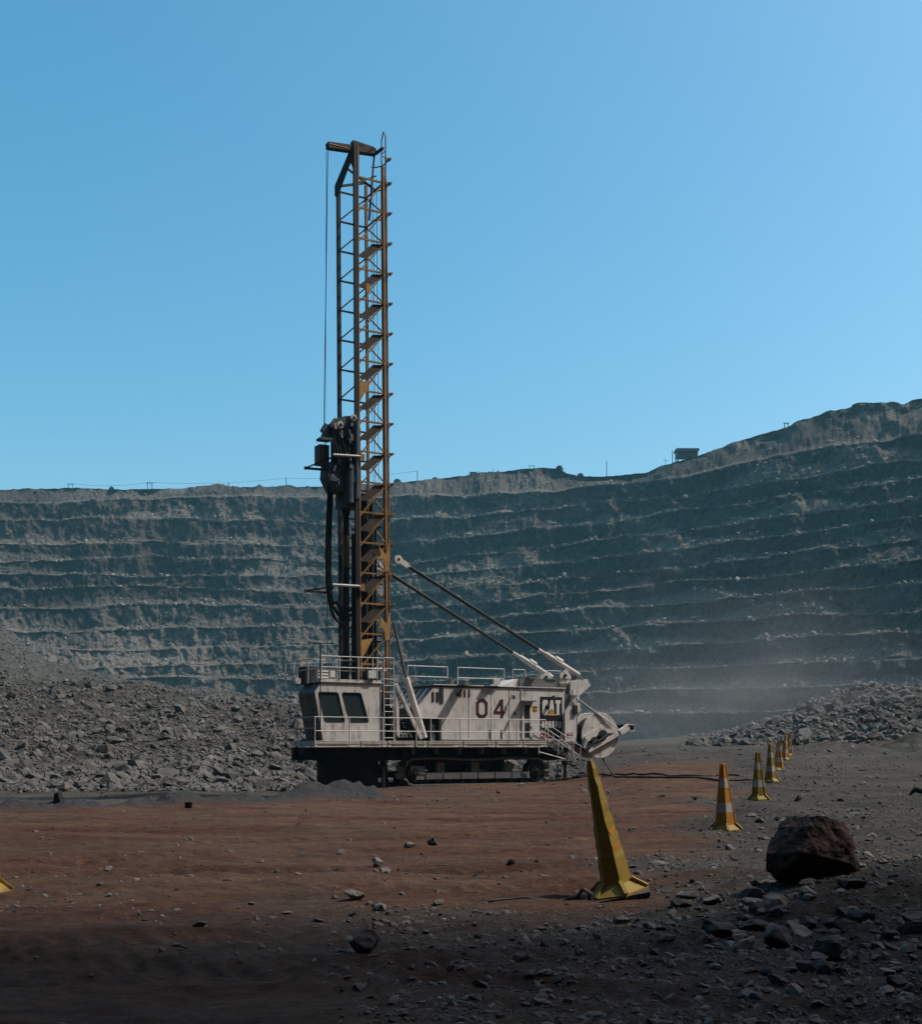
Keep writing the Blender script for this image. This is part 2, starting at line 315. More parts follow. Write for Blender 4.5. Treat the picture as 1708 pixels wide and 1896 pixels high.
ang = np.concatenate([np.linspace(-math.pi, -0.56, 70)[:-1], np.linspace(-0.56, 0.56, 820), np.linspace(0.56, math.pi, 70)[1:]])
rad = np.concatenate([[0.0, 1.5, 3], np.geomspace(4.2, 170, 620), np.linspace(172, 520, 170), np.geomspace(540, 3000, 25)])
A_, R_ = np.meshgrid(ang, rad); GX = R_*np.sin(A_); GY = R_*np.cos(A_)
GZ = ground_z(GX, GY)
soil = soil_mask(GX, GY)
u_ = GX/np.maximum(GY, 5); yc_ = 32.5+(np.clip(CXP+F*u_, -300, 720))/560*8.0
cutt = np.clip(np.exp(-((GY-yc_+0.1)/1.2)**2)*1.4*(1-ss(700, 760, CXP+F*u_)), 0, 1)
cutt = np.maximum(cutt, 0.8*np.exp(-(((GX+4.5)/4)**2+((GY-54.5)/4.0)**2)))
tr_e, tr_d = tyre(GX, GY)
g = npmesh('ground', np.stack([GX, GY, GZ], -1).reshape(-1, 3), grid_faces(len(rad), len(ang)), M['ground'], True, {'soil': soil, 'cuttings': cutt, 'churned': tr_e*np.clip(0.55+0.6*np.sin((GX+0.6*np.abs(tr_d))*2*np.pi/0.30), 0, 1)})
kind(g, 'structure')

# ------------------------------------------------------------------ terraced pit wall
PXC = np.array([-200, 60, 300, 720, 1168, 1440, 1708, 1950.])
LV = np.array([
 [1400,1340,1300,1262,1236,1206,1172,1132,1094,1066,1040,1008,962,924],
 [1400,1340,1300,1260,1235,1206,1170,1128,1090,1064,1036,1006,962,924],
 [1400,1340,1300,1255,1232,1203,1165,1115,1085,1063,1032,1001,962,925],
 [1400,1335,1300,1263,1225,1187,1158,1127,1100,1070,1045,1010,968,922],
 [1376,1322,1279,1240,1200,1159,1123,1088,1057,1030,996,960,931,898],
 [1362,1316,1272,1226,1180,1140,1099,1060,1027,990,957,921,889,848],
 [1345,1308,1266,1215,1168,1129,1082,1037,1000,955,923,887,853,805],
 [1335,1300,1255,1200,1150,1110,1062,1015,978,930,897,860,823,780]], float)
RXP = [-300,0,130,300,400,560,720,780,870,940,1000,1035,1050,1070,1100,1168,1200,1225,1290,1380,1460,1530,1600,1655,1675,1690,1708,1950]
RYP = [908,906,904,906,901,903,897,890,880,872,867,867,877,882,882,878,874,862,846,814,790,764,748,743,749,741,738,720]
def wall_D(px): return np.interp(px, [-200, 300, 720, 1168, 1440, 1708, 1950], [560, 590, 590, 520, 455, 400, 345])
NC = 1500
pxs = np.linspace(-230, 1900, NC)
lev = np.stack([np.interp(pxs, PXC, LV[:, k]) for k in range(14)])
jit = np.stack([fbm(pxs*0.008, k*3.7, 0, 81, 4)*6.0+vn(pxs*0.09, k*2.1, 0, 85)*0.8 for k in range(14)])
lev = lev+jit*np.linspace(0.5, 1, 14)[:, None]
ridge_y = np.interp(pxs, RXP, RYP)+vn(pxs*0.12, 0, 0, 88)*0.8+vn(pxs*0.03, 0, 0, 89)*1.2
BERM = 10.0
Db = wall_D(pxs)
def Zof(y, D): return CAMZ+(HYP-y)/F*D
rows = []; debr = []; rough = []
dl = Db+fbm(pxs*0.006, 3.3, 0, 90, 3)*7
for k in range(14):
    Dk = Db+k*BERM; Zk = Zof(lev[k], Dk)
    if k == 0:
        rows.append((Dk, Zk-6)); debr.append(np.ones(NC)); rough.append(0.3)
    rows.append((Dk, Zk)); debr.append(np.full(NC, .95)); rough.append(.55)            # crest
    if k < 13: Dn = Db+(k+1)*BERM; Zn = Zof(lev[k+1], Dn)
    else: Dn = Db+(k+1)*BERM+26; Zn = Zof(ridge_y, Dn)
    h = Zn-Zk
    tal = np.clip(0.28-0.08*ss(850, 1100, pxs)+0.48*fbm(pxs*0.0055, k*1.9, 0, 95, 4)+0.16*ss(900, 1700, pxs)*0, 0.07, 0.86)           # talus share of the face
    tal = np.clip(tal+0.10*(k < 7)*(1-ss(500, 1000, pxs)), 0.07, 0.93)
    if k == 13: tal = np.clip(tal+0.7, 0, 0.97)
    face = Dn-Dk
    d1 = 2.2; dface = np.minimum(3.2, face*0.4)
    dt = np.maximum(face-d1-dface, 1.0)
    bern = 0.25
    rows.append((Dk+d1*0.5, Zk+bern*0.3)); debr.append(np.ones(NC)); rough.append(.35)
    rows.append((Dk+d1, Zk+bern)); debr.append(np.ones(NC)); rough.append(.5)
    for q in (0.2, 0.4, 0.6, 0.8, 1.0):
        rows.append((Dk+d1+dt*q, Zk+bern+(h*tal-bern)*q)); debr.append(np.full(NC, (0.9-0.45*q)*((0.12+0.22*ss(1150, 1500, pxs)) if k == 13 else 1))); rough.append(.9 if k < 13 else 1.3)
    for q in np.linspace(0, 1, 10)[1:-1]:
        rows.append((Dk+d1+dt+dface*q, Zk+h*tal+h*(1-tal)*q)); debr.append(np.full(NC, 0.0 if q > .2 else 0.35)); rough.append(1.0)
rows.append((Dn, Zn)); debr.append(np.full(NC, .8)); rough.append(.12)
rows.append((Dn+30, Zn-1.0)); debr.append(np.full(NC, .8)); rough.append(0.1)
rows.append((Dn+350, Zn-25)); debr.append(np.full(NC, .8)); rough.append(0)
D_ = np.stack([r[0] for r in rows]); Z_ = np.stack([r[1] for r in rows]); DB = np.stack(debr); RG = np.array(rough)[:, None]
U_ = (pxs-CXP)[None, :]/F
X_ = U_*D_; Y_ = D_.copy()
n1 = fbm(X_*0.02, Z_*0.012, Y_*0.004, 101, 3)*5.0
n2 = fbm(X_*0.09, Z_*0.07, Y_*0.02, 105, 4)*3.0
n3 = (vn(X_*0.28, Z_*0.05, Y_*0.02, 111)*1.6+np.abs(vn(X_*0.11, Z_*0.03, 0, 112))*2.2)*(1-DB)                                     # vertical joints in the faces
n4 = fbm(X_*0.45, Z_*0.35, Y_*0.3, 115, 2)*1.5
disp = (n1*0.6+(n2+n3+n4))*RG
dirx, diry = U_/np.sqrt(1+U_**2), 1/np.sqrt(1+U_**2)
X_ = X_+disp*dirx; Y_ = Y_+disp*diry
Z_ = Z_+RG*(0.5*fbm(X_*0.15, Y_*0.15, Z_*0.1, 121, 3)+0.35*vn(X_*0.7, Y_*0.7, Z_*0.5, 125)*DB)
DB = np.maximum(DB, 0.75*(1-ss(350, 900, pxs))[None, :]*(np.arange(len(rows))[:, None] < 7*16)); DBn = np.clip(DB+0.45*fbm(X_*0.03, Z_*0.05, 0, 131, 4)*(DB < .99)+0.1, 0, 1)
# subdivide vertically in python by linear interpolation is not needed: the rows follow the real bench profile
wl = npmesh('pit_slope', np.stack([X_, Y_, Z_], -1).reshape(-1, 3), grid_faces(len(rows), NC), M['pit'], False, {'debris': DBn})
kind(wl, 'structure')
def ridge_pt(px, dz=0.0):
    D = float(wall_D(px))+14*BERM+26; y = float(np.interp(px, RXP, RYP))
    return Vector(((px-CXP)/F*D, D, CAMZ+(HYP-y)/F*D+dz))

# unseen high wall added behind the camera's right to shade the foreground
mb = MB()
YE = 11.6+0.03*158
prof = [(80, -2), (81, 30), (83, 30.5), (84, 62), (86, 62.5), (87, 94), (89, 94.5), (90, 126), (92, 126.5), (93, 157), (260, 158), (260, -2)]
ys = [-260, -180, -110, -60, -25, YE-4, YE]
vs = []; n = len(prof)
for j, yy in enumerate(ys):
    for i, (px_, pz_) in enumerate(prof): vs.append((px_+(0 if j == len(ys)-1 else random.uniform(-1.5, 1.5)), yy, pz_))
fs = [(j*n+i, j*n+(i+1) % n, (j+1)*n+(i+1) % n, (j+1)*n+i) for j in range(len(ys)-1) for i in range(n)]
fs += [tuple(range(n)), tuple((len(ys)-1)*n+i for i in range(n))[::-1]]
mb.add(vs, fs)
prof2 = [(-35, -2), (-37, 30), (-42, 30.5), (-44, 62), (-49, 62.5), (-51, 94), (-56, 94.5), (-58, 126), (-62, 126.5), (-64, 157), (-200, 158), (-200, -2)]  # back wall of the pit, unseen, added to cut sky light
xs = list(range(-330, 112, 34)); vs = [(x+0.0, py_+random.uniform(-1.5, 1.5), pz_) for x in xs for py_, pz_ in prof2]
fs = [(j*n+i, j*n+(i+1) % n, (j+1)*n+(i+1) % n, (j+1)*n+i) for j in range(len(xs)-1) for i in range(n)]+[tuple(range(n)), tuple((len(xs)-1)*n+i for i in range(n))[::-1]]
mb.add(vs, fs)
def side_wall(p0, p1, out, m_):      # the pit continues round both sides, unseen, added to cut sky light
    off = [(-(q[0]+35), q[1]) for q in prof2]; vs = []
    for j in range(m_):
        k = j/(m_-1); bx_, by_ = p0[0]+(p1[0]-p0[0])*k, p0[1]+(p1[1]-p0[1])*k
        for o_, z_ in off: o2 = min(o_, 90)+random.uniform(-1.5, 1.5); vs.append((bx_+out[0]*o2, by_+out[1]*o2, z_))
    mb.add(vs, [(j*n+i, j*n+(i+1) % n, (j+1)*n+(i+1) % n, (j+1)*n+i) for j in range(m_-1) for i in range(n)]+[tuple(range(n)), tuple((m_-1)*n+i for i in range(n))[::-1]])
side_wall((-190, -30), (-285, 520), (-1, -.17), 14); side_wall((150, 60), (205, 360), (1, -.18), 9)
kind(mb.build('hill', M['pit']), 'structure')  # unseen walls added to block sun and sky light

# ------------------------------------------------------------------ rocks
PHI = (1+5**0.5)/2
ICO = np.array([(-1,PHI,0),(1,PHI,0),(-1,-PHI,0),(1,-PHI,0),(0,-1,PHI),(0,1,PHI),(0,-1,-PHI),(0,1,-PHI),(PHI,0,-1),(PHI,0,1),(-PHI,0,-1),(-PHI,0,1)])/math.sqrt(1+PHI*PHI)
ICF = np.array([(0,11,5),(0,5,1),(0,1,7),(0,7,10),(0,10,11),(1,5,9),(5,11,4),(11,10,2),(10,7,6),(7,1,8),(3,9,4),(3,4,2),(3,2,6),(3,6,8),(3,8,9),(4,9,5),(2,4,11),(6,2,10),(8,6,7),(9,8,1)])
def rubble(name, P, S, material, label, cat='rubble', flat=0.6):
    n = len(P); r = RNG.uniform(0.62, 1.35, (n, 12, 1)); V = ICO[None]*r
    V = V*np.stack([RNG.uniform(0.8, 1.5, n), RNG.uniform(0.6, 1.1, n), RNG.uniform(flat*0.6, flat*1.3, n)], -1)[:, None, :]
    a = RNG.uniform(0, 2*math.pi, n); tx = RNG.normal(0, 0.35, n); ty = RNG.normal(0, 0.35, n)
    ca, sa = np.cos(a), np.sin(a)
    x = V[..., 0]*ca[:, None]-V[..., 1]*sa[:, None]; y = V[..., 0]*sa[:, None]+V[..., 1]*ca[:, None]; z = V[..., 2]
    z2 = z*np.cos(tx)[:, None]-y*np.sin(tx)[:, None]; y = z*np.sin(tx)[:, None]+y*np.cos(tx)[:, None]; z = z2
    z2 = z*np.cos(ty)[:, None]-x*np.sin(ty)[:, None]; x = z*np.sin(ty)[:, None]+x*np.cos(ty)[:, None]; z = z2
    V = np.stack([x, y, z], -1)*S[:, None, None]+P[:, None, :]
    Fc = (ICF[None]+(np.arange(n)*12)[:, None, None]).reshape(-1, 3)
    o = npmesh(name, V.reshape(-1, 3), Fc, material); o['kind'] = 'stuff'; tag(o, label, cat); return o
def scatter(n, pxr, yr, keep=None, power=1.0):
    """random points on the ground, thinner with distance, across a pixel-angle range"""
    u = RNG.uniform((pxr[0]-CXP)/F, (pxr[1]-CXP)/F, n); t = RNG.uniform(0, 1, n)
    Y = (yr[0]**(-power)+t*(yr[1]**(-power)-yr[0]**(-power)))**(-1/power); X = u*Y
    if keep is not None:
        k = keep(X, Y) > RNG.uniform(0, 1, n); X, Y = X[k], Y[k]
    return X, Y
def sizes(n, lo, hi, p=2.2): return lo*(1-RNG.uniform(0, 1, n)*(1-(lo/hi)**p))**(-1/p)
# gravel right of the cones and in the foreground
X, Y = scatter(80000, (-60, 1800), (5.8, 95), lambda X, Y: np.clip((1-soil_mask(X, Y))**1.2*(1-ss(0, 1, (60-Y)/1e9))*ss(-0.13, -0.05, X/Y)+(1-soil_mask(X, Y))*0.5*(Y > 38), 0.0, 1), 0.7)
S = sizes(len(X), 0.010, 0.11, 2.1)*(0.42+Y*0.026)
P = np.stack([X, Y, ground_z(X, Y)+S*0.1], -1)
rubble('gravel', P, S, M['gravelrock'], 'grey broken gravel spread across the pit floor right of the cones', 'gravel')
X, Y = scatter(12000, (-60, 1500), (5.8, 60), lambda X, Y: np.clip(soil_mask(X, Y)*np.clip(vn(X*0.5, Y*0.8, 0, 77)*1.6+0.3, 0.08, 1), 0, 1), 0.8)
S = sizes(len(X), 0.010, 0.07, 2.2)*(0.6+Y*0.02)
rubble('loose_stones', np.stack([X, Y, ground_z(X, Y)+S*0.1], -1), S, M['gravelrock'], 'small stones scattered over the red brown dirt', 'stones')
X, Y = scatter(105000, (-80, 1180), (64, 185), lambda X, Y: (1-ss(-0.03, 0.12, X/Y)), 0.6)
S = sizes(len(X), 0.075, 0.85, 2.6)*(0.5+Y*0.0033)
XX, YY = scatter(52000, (-80, 900), (185, 410), lambda X, Y: (1-ss(-0.05, 0.1, X/Y)), 0.6)
M['blast'] = mat('blasted_rock', (0.135, 0.125, 0.11), 0.9, var=0.6, scale=0.5)
X = np.concatenate([X, XX]); Y = np.concatenate([Y, YY]); S = np.concatenate([S, sizes(len(XX), .15, 0.95, 2.8)])
rubble('blasted_rock_heap', np.stack([X, Y, ground_z(X, Y)+S*0.2], -1), S, M['blast'], 'heap of blasted grey rock rising left of the drilling rig', 'rubble', 0.8)
X, Y = scatter(50000, (1000, 1850), (105, 330), lambda X, Y: ss(0.17, 0.29, X/Y), 0.5)
S = sizes(len(X), 0.10, 1.0, 2.2)*(0.5+Y*0.003)
rubble('fallen_rock', np.stack([X, Y, ground_z(X, Y)+S*0.25], -1), S, M['blast'], 'fallen rock heaped at the foot of the right pit slope', 'rubble', 0.8)
# debris lying on the benches
idx = RNG.integers(0, NC-1, 34000); bk = RNG.integers(0, 14, 34000); rw = 1+bk*16+RNG.integers(0, 8, 34000); rw = np.clip(rw, 0, len(rows)-4)
keep = RNG.uniform(0, 1, 34000) < np.clip(0.35+0.9*fbm(pxs[idx]*0.02, bk*1.3, 0, 141, 3), 0.05, 1); idx, rw = idx[keep], rw[keep]
P = np.stack([X_[rw, idx], Y_[rw, idx], Z_[rw, idx]], -1)+RNG.normal(0, 0.5, (len(idx), 3)); S = sizes(len(idx), 0.3, 1.5, 2.2)
M['benchrock'] = mat('bench_debris', (0.27, 0.235, 0.19), 0.9, var=0.4, scale=0.3)
rubble('bench_debris', P, S, M['benchrock'], 'pale broken rock lying along the benches of the pit slope', 'rubble', 0.8)

import bmesh
def rock_mesh(name, sx, sy, sz, seed, cuts=16, sub=4, material=None, noise_amp=0.05, cutr=(0.42, 0.85)):
    rnd = random.Random(seed); bm = bmesh.new(); bmesh.ops.create_icosphere(bm, subdivisions=sub, radius=1.0)
    pl = []
    for _ in range(cuts):
        d = Vector((rnd.gauss(0, 1), rnd.gauss(0, 1), rnd.gauss(0, 1))).normalized(); pl.append((d, rnd.uniform(*cutr)))
    co = np.array([v.co[:] for v in bm.verts])
    for d, r in pl:
        k = co@np.array(d); ex = np.maximum(k-r, 0); co = co-ex[:, None]*np.array(d)
    co = co*(1+noise_amp*fbm(co[:, 0]*2+seed, co[:, 1]*2, co[:, 2]*2, seed, 4))[:, None]
    co = co*np.array([sx, sy, sz])
    for v, c in zip(bm.verts, co): v.co = c
    me = bpy.data.meshes.new(name); bm.to_mesh(me); bm.free(); me.materials.append(material or M['rocklump']); return me
def px2ground(px, py):
    """where the ray of a photo pixel meets the ground"""
    Y = 8.0
    for _ in range(60):
        X = (px-CXP)/F*Y; z = float(ground_z(X, Y)); Y2 = (CAMZ-z)*F/(py-HYP); Y = Y*0.5+Y2*0.5
    return (px-CXP)/F*Y, Y
bx, by = px2ground(1497, 1632)
by += 0.35; bx = (1500-CXP)/F*by
def boulder_mesh():
    rnd = random.Random(5); me = rock_mesh('boulder', 1, 1, 1, 31, 26, 6, M['rockred'], 0.13, (0.55, 0.85)); return me
bo = bpy.data.objects.new('boulder', boulder_mesh()); C.objects.link(bo)
co = np.array([v.co[:] for v in bo.data.vertices])
hw = 84/F*by; hh = 72/F*by
co[:, 0] -= (co[:, 0].max()+co[:, 0].min())/2; co[:, 0] *= hw/np.abs(co[:, 0]).max(); co[:, 1] *= 0.48/np.abs(co[:, 1]).max(); co[:, 2] *= hh/np.abs(co[:, 2]).max()
co[:, 0] += 0.30*np.clip(co[:, 2]/hh, -1, 1)*hw*(co[:, 0] < 0)*1.5*np.abs(co[:, 0])/hw       # left flank slopes back, right flank steep
for v, c in zip(bo.data.vertices, co): v.co = c
bo.location = (bx, by, float(ground_z(bx, by))+hh*0.70); bo.rotation_euler = (0, 0, 0)
tag(bo, 'large dark red brown boulder lying on grey gravel right of the leaning cone', 'boulder')
RK = [ # px, py(base), width px, height px, seed, material, label
 (757, 1573, 26, 14, 1, 'rocklump', 'pale pointed rock on the red dirt, left one of a pair in mid ground'),
 (801, 1566, 22, 18, 2, 'rockdark', 'dark angular rock on the red dirt, right one of a pair in mid ground'),
 (698, 1606, 28, 20, 3, 'rocklump', 'pale rock behind its flatter twin on the dirt'),
 (714, 1618, 30, 14, 4, 'rocklump', 'flat pale rock lying against a taller pale rock'),
 (657, 1667, 46, 22, 5, 'rocklump', 'broad grey rock with a small dark stone at its left side'),
 (620, 1665, 20, 10, 6, 'rockdark', 'small dark stone left of a broad grey rock'),
 (669, 1776, 68, 46, 7, 'rockdark', 'jagged dark rock in the shaded foreground'),
 (368, 1728, 34, 14, 8, 'rockdark', 'low dark stone on dim dirt left of the foreground'),
 (1475, 1522, 24, 12, 9, 'rocklump', 'small pale rock just behind the large boulder'),
 (1458, 1531, 30, 14, 10, 'rocklump', 'whitish flat rock on gravel between cone and boulder'),
 (1268, 1680, 40, 22, 11, 'rockdark', 'dark stone on gravel right of the leaning cone base'),
 (1338, 1672, 32, 18, 12, 'rockdark', 'dark wedge of rock in front of the boulder at its left'),
 (1345, 1722, 92, 42, 13, 'rockdark', 'long dark slab of rock in the lower right rubble'),
 (1432, 1690, 52, 36, 14, 'rocklump', 'pale blocky rock on top of the lower right rubble'),
 (1400, 1684, 50, 26, 15, 'rocklump', 'pale slanted rock beside the blocky one in the rubble'),
 (1497, 1672, 44, 22, 16, 'rocklump', 'grey rock right in front of the boulder'),
 (1450, 1755, 66, 44, 17, 'rockdark', 'tall dark rock low in the right foreground rubble'),
 (1548, 1780, 84, 46, 18, 'rockdark', 'big dark rock at the bottom right of the rubble'),
 (1375, 1742, 34, 18, 19, 'rocklump', 'small grey stone between dark slabs in the rubble'),
 (1565, 1722, 62, 24, 20, 'rockdark', 'flat dark rock right of the rubble pile'),
 (1650, 1740, 40, 22, 21, 'rockdark', 'dark stone near the right edge of the foreground'),
 (1500, 1722, 50, 28, 22, 'rockdark', 'dark broken rock in the middle of the lower right rubble'),
 (1640, 1602, 38, 22, 23, 'rocklump', 'grey rock on the gravel right of the boulder'),
 (1612, 1592, 26, 16, 24, 'rocklump', 'small grey rock beside the right flank of the boulder'),
]
for px, py, wd, ht, sd_, mt, lb in RK:
    x, y = px2ground(px, py); k = y/F
    o = bpy.data.objects.new('rock', rock_mesh('rock', wd*k/2*1.15, wd*k/2*0.85, ht*k*0.62, sd_+40, 14, 3, M[mt], 0.16)); C.objects.link(o)
    o.location = (x, y+wd*k*0.3, float(ground_z(x, y))+ht*k*0.34); o.rotation_euler = (random.uniform(-.25, .25), random.uniform(-.3, .3), random.uniform(-.5, .5))
    tag(o, lb, 'rock', 'loose rocks on the pit floor')

rr_ = random.Random(3); small = []
for q in range(46):
    px = 1260+rr_.random()**.8*440; py = rr_.uniform(1650, 1850) if px < 1560 else rr_.uniform(1600, 1850); wd = rr_.uniform(16, 62)
    x, y = px2ground(px, py); k = y/F
    o = bpy.data.objects.new('rock', rock_mesh('rock', wd*k*.6, wd*k*rr_.uniform(.35, .5), wd*k*rr_.uniform(.25, .42), 100+q, 13, 3, M['rockdark' if rr_.random() < .65 else 'rocklump'], 0.14)); C.objects.link(o)
    o.location = (x, y, float(ground_z(x, y))+wd*k*0.08); o.rotation_euler = (rr_.uniform(-.4, .4), rr_.uniform(-.4, .4), rr_.uniform(-3, 3))
    small.append((py, px, o, 'dark' if o.data.materials[0] == M['rockdark'] else 'grey', 'large' if wd > 42 else 'small'))
ORD = ['first', 'second', 'third', 'fourth', 'fifth', 'sixth', 'seventh', 'eighth', 'ninth', 'tenth']
small.sort(key=lambda t: -t[0])
for r_i, rname in enumerate(('nearest row', 'second row', 'middle row', 'fourth row', 'farthest row')):
    row = sorted(small[r_i*10:(r_i+1)*10], key=lambda t: t[1])
    for i, (py, px, o, c_, z_) in enumerate(row): tag(o, f'{z_} {c_} broken rock, {ORD[i]} from the left in the {rname}, lower right rubble', 'rock', 'broken rocks in the lower right rubble')
# ------------------------------------------------------------------ drilling rig
RY = 54.8; RX = (583-CXP)/F*RY; RA = math.radians(30)
rig = thing('drilling_rig', (RX, RY, 0), 'dusty white crawler drilling rig with a tall brown lattice mast, numbered 04', 'drilling rig', RA)
ca, sa = math.cos(RA), math.sin(RA)
def S_of(px, py, t):
    k = (px-CXP)/F; s = (k*(RY+t*ca)-RX+t*sa)/(ca-k*sa); Y = RY+s*sa+t*ca
    return s, CAMZ+(HYP-py)/F*Y
DK = 1.92      # deck level
W = M['white']
# --- undercarriage
def make_track(t0, t1, name='crawler_track'):
    fr = MB(); S0, S1 = 5.1, 12.0; zc = 0.46; r = 0.60
    path = []
    for i in range(17): a = math.pi/2+math.pi*i/16; path.append((S0+r*math.cos(a)*0.72, zc+0.02+r*math.sin(a)))
    for i in range(1, 30): q = i/30; path.append((S0+(S1-S0)*q, zc+0.02-r))
    for i in range(17): a = -math.pi/2+math.pi*i/16; path.append((S1+r*math.cos(a)*0.92, zc+0.02+r*math.sin(a)))
    for i in range(1, 30): q = i/30; path.append((S1+(S0-S1)*q, zc+0.02+r+0.035*math.sin(q*math.pi*3)-0.02))
    L_ = [0]
    for i in range(len(path)):
        a, b = path[i], path[(i+1) % len(path)]; L_.append(L_[-1]+math.hypot(b[0]-a[0], b[1]-a[1]))
    tot = L_[-1]; nsh = 62
    def at(d):
        d %= tot; i = max(j for j in range(len(path)) if L_[j] <= d); a, b = path[i], path[(i+1) % len(path)]; q = (d-L_[i])/(L_[i+1]-L_[i])
        return Vector((a[0]+(b[0]-a[0])*q, 0, a[1]+(b[1]-a[1])*q))
    for i in range(nsh):
        a = at(i/nsh*tot+0.012); b = at((i+0.93)/nsh*tot); tc = (t0+t1)/2
        fr.bar((a.x, tc, a.z), (b.x, tc, b.z), t1-t0, 0.06)
        d = (b-a).normalized(); nn = Vector((-d.z, 0, d.x)); mid = a-nn*0.05
        fr.bar((mid.x-d.x*0.02, tc, mid.z-d.z*0.02), (mid.x+d.x*0.05, tc, mid.z+d.z*0.05), t1-t0, 0.06)
    tr = fr.build(name, M['trackdust'], rig)
    b = MB(); b.box((5.3, t0+0.08, 0.12), (11.6, t1-0.08, 0.45)); b.box((5.0, t0+0.05, 0.38), (5.75, t1-0.05, 0.75))
    for q in range(6): b.box((5.8+q*0.95, t0+0.03, 0.14), (6.68+q*0.95, t0+0.075, 0.42), 1)
    for q in range(3): b.box((6.5+q*1.9, t0+0.25, 0.45), (6.9+q*1.9, t1-0.25, 0.9))
    b.build('track_frame', [M['trackdust'], M['grey']], tr)
    for q in range(9):
        b = MB(); b.tube([(5.75+q*0.68, t0+0.12, 0.0), (5.75+q*0.68, t1-0.12, 0.0)], 0.13, 14); b.build('track_roller', M['dark'], tr)
    for s_, rr, nm in ((11.98, 0.52, 'sprocket'), (5.22, 0.36, 'idler_wheel')):
        b = MB(); b.tube([(s_, t0+0.1, zc), (s_, t1-0.1, zc)], rr, 28); b.tube([(s_, t0+0.02, zc), (s_, t0+0.1, zc)], rr*0.55, 20, 1); b.tube([(s_, t0-0.06, zc), (s_, t0+0.02, zc)], rr*0.26, 12, 1)
        for k in range(8):
            a = k*math.pi/4; b.tube([(s_+rr*0.4*math.cos(a), t0-0.01, zc+rr*0.4*math.sin(a)), (s_+rr*0.4*math.cos(a), t0+0.03, zc+rr*0.4*math.sin(a))], 0.03, 6, 1)
        b.build(nm, [M['black'], M['dark']], tr)
    return tr
make_track(0.35, 1.0); make_track(4.3, 4.95)
b = MB()
for t in (1.3, 3.9): b.box((0.6, t, 1.02), (14.0, t+0.28, 1.62))
for s_ in (1.2, 4.6, 6.4, 9.0, 11.4, 13.6): b.box((s_, 0.35, 1.2), (s_+0.22, 5.0, 1.60))
for s_ in np.arange(5.0, 12.5, 1.25): b.box((s_, 0.25, 1.3), (s_+0.12, 0.6, 1.62), 1)
b.box((6.5, 1.0, 0.55), (10.5, 4.3, 1.05))
b.tube([(8.4, 0.7, 0.55), (8.4, 4.6, 0.55)], 0.28, 14)
b.build('main_frame', [M['dark'], M['grey']], rig)
b = MB()
for q in range(5): b.tube([(4.7+q*0.05, 0.45, 1.6), (4.75+q*0.1, 0.4, 1.35-q*.02), (4.9+q*.2, 0.4, 1.2), (5.15+q*.25, .45, 1.3), (5.5+q*.05, .6, 1.6)], 0.035, 6)
b.build('hydraulic_hose', M['black'], rig); b = MB()
for q in range(6): b.tube([(7.2+q*0.7, 0.5, 1.62), (7.5+q*0.7, 0.45, 1.25-0.04*(q % 3)), (7.9+q*0.7, 0.5, 1.6)], 0.03, 6)
b.build('hydraulic_hose', M['black'], rig); b = MB(); b.tube([(12.4, .7, 1.35), (13.6, .7, 1.3)], .05, 8); b.tube([(12.6, .8, 1.15), (13.4, .8, 1.15)], .16, 12); b.tube([(12.9, .75, 1.1), (12.9, .75, .75)], .03, 6)
b.build('hydraulic_tank', M['black'], rig)
# dust curtain
b = MB(); b.plate([(0.08, .55), (4.3, .55), (4.3, 4.9), (2.9, 4.9), (.6, 1.6), (.08, 1.3)], [], 1.06, 1.63, 0, 'z'); b.box((-0.25, 0.7, 1.3), (0.08, 1.2, 1.63), 1)
dc = b.build('dust_hood', [M['skirt'], M['dark']], rig)
b = MB()
def strip_row(p0, p1, z0, z1, n):
    for i in range(n):
        a = Vector(p0).lerp(Vector(p1), (i+0.02)/n); c = Vector(p0).lerp(Vector(p1), (i+0.98)/n); off = 0.012*(i % 2)
        b.bar((a.x+off, a.y+off, (z0+z1)/2), (c.x+off, c.y+off, (z0+z1)/2), 0.015, z1-z0+random.uniform(-.05, .05))
strip_row((0.45, 0.8, 0), (3.5, 0.8, 0), -0.35, 1.06, 9); strip_row((0.45, 0.8, 0), (2.6, 4.5, 0), -0.35, 1.06, 13)
strip_row((3.5, 0.8, 0), (3.5, 4.5, 0), -0.35, 1.06, 11); strip_row((2.6, 4.5, 0), (3.5, 4.5, 0), -0.35, 1.06, 4)
b.build('dust_curtain', M['skirt'], rig)
# jacks
def jack(s_, t_, zb, top=1.5):
    b = MB(); b.tube([(s_, t_, 0.75), (s_, t_, top)], 0.17, 14); j = b.build('levelling_jack', M['dark'], rig)
    b = MB(); b.tube([(s_, t_, zb+0.08), (s_, t_, 0.8)], 0.08, 12); b.tube([(s_, t_, zb), (s_, t_, zb+0.09)], [0.42, 0.3], 16); b.build('jack_foot', M['grey'], j)
jack(3.75, 0.75, -0.33); jack(3.75, 4.5, -0.3); jack(14.1, 1.0, -0.13); jack(14.1, 4.2, -0.1)
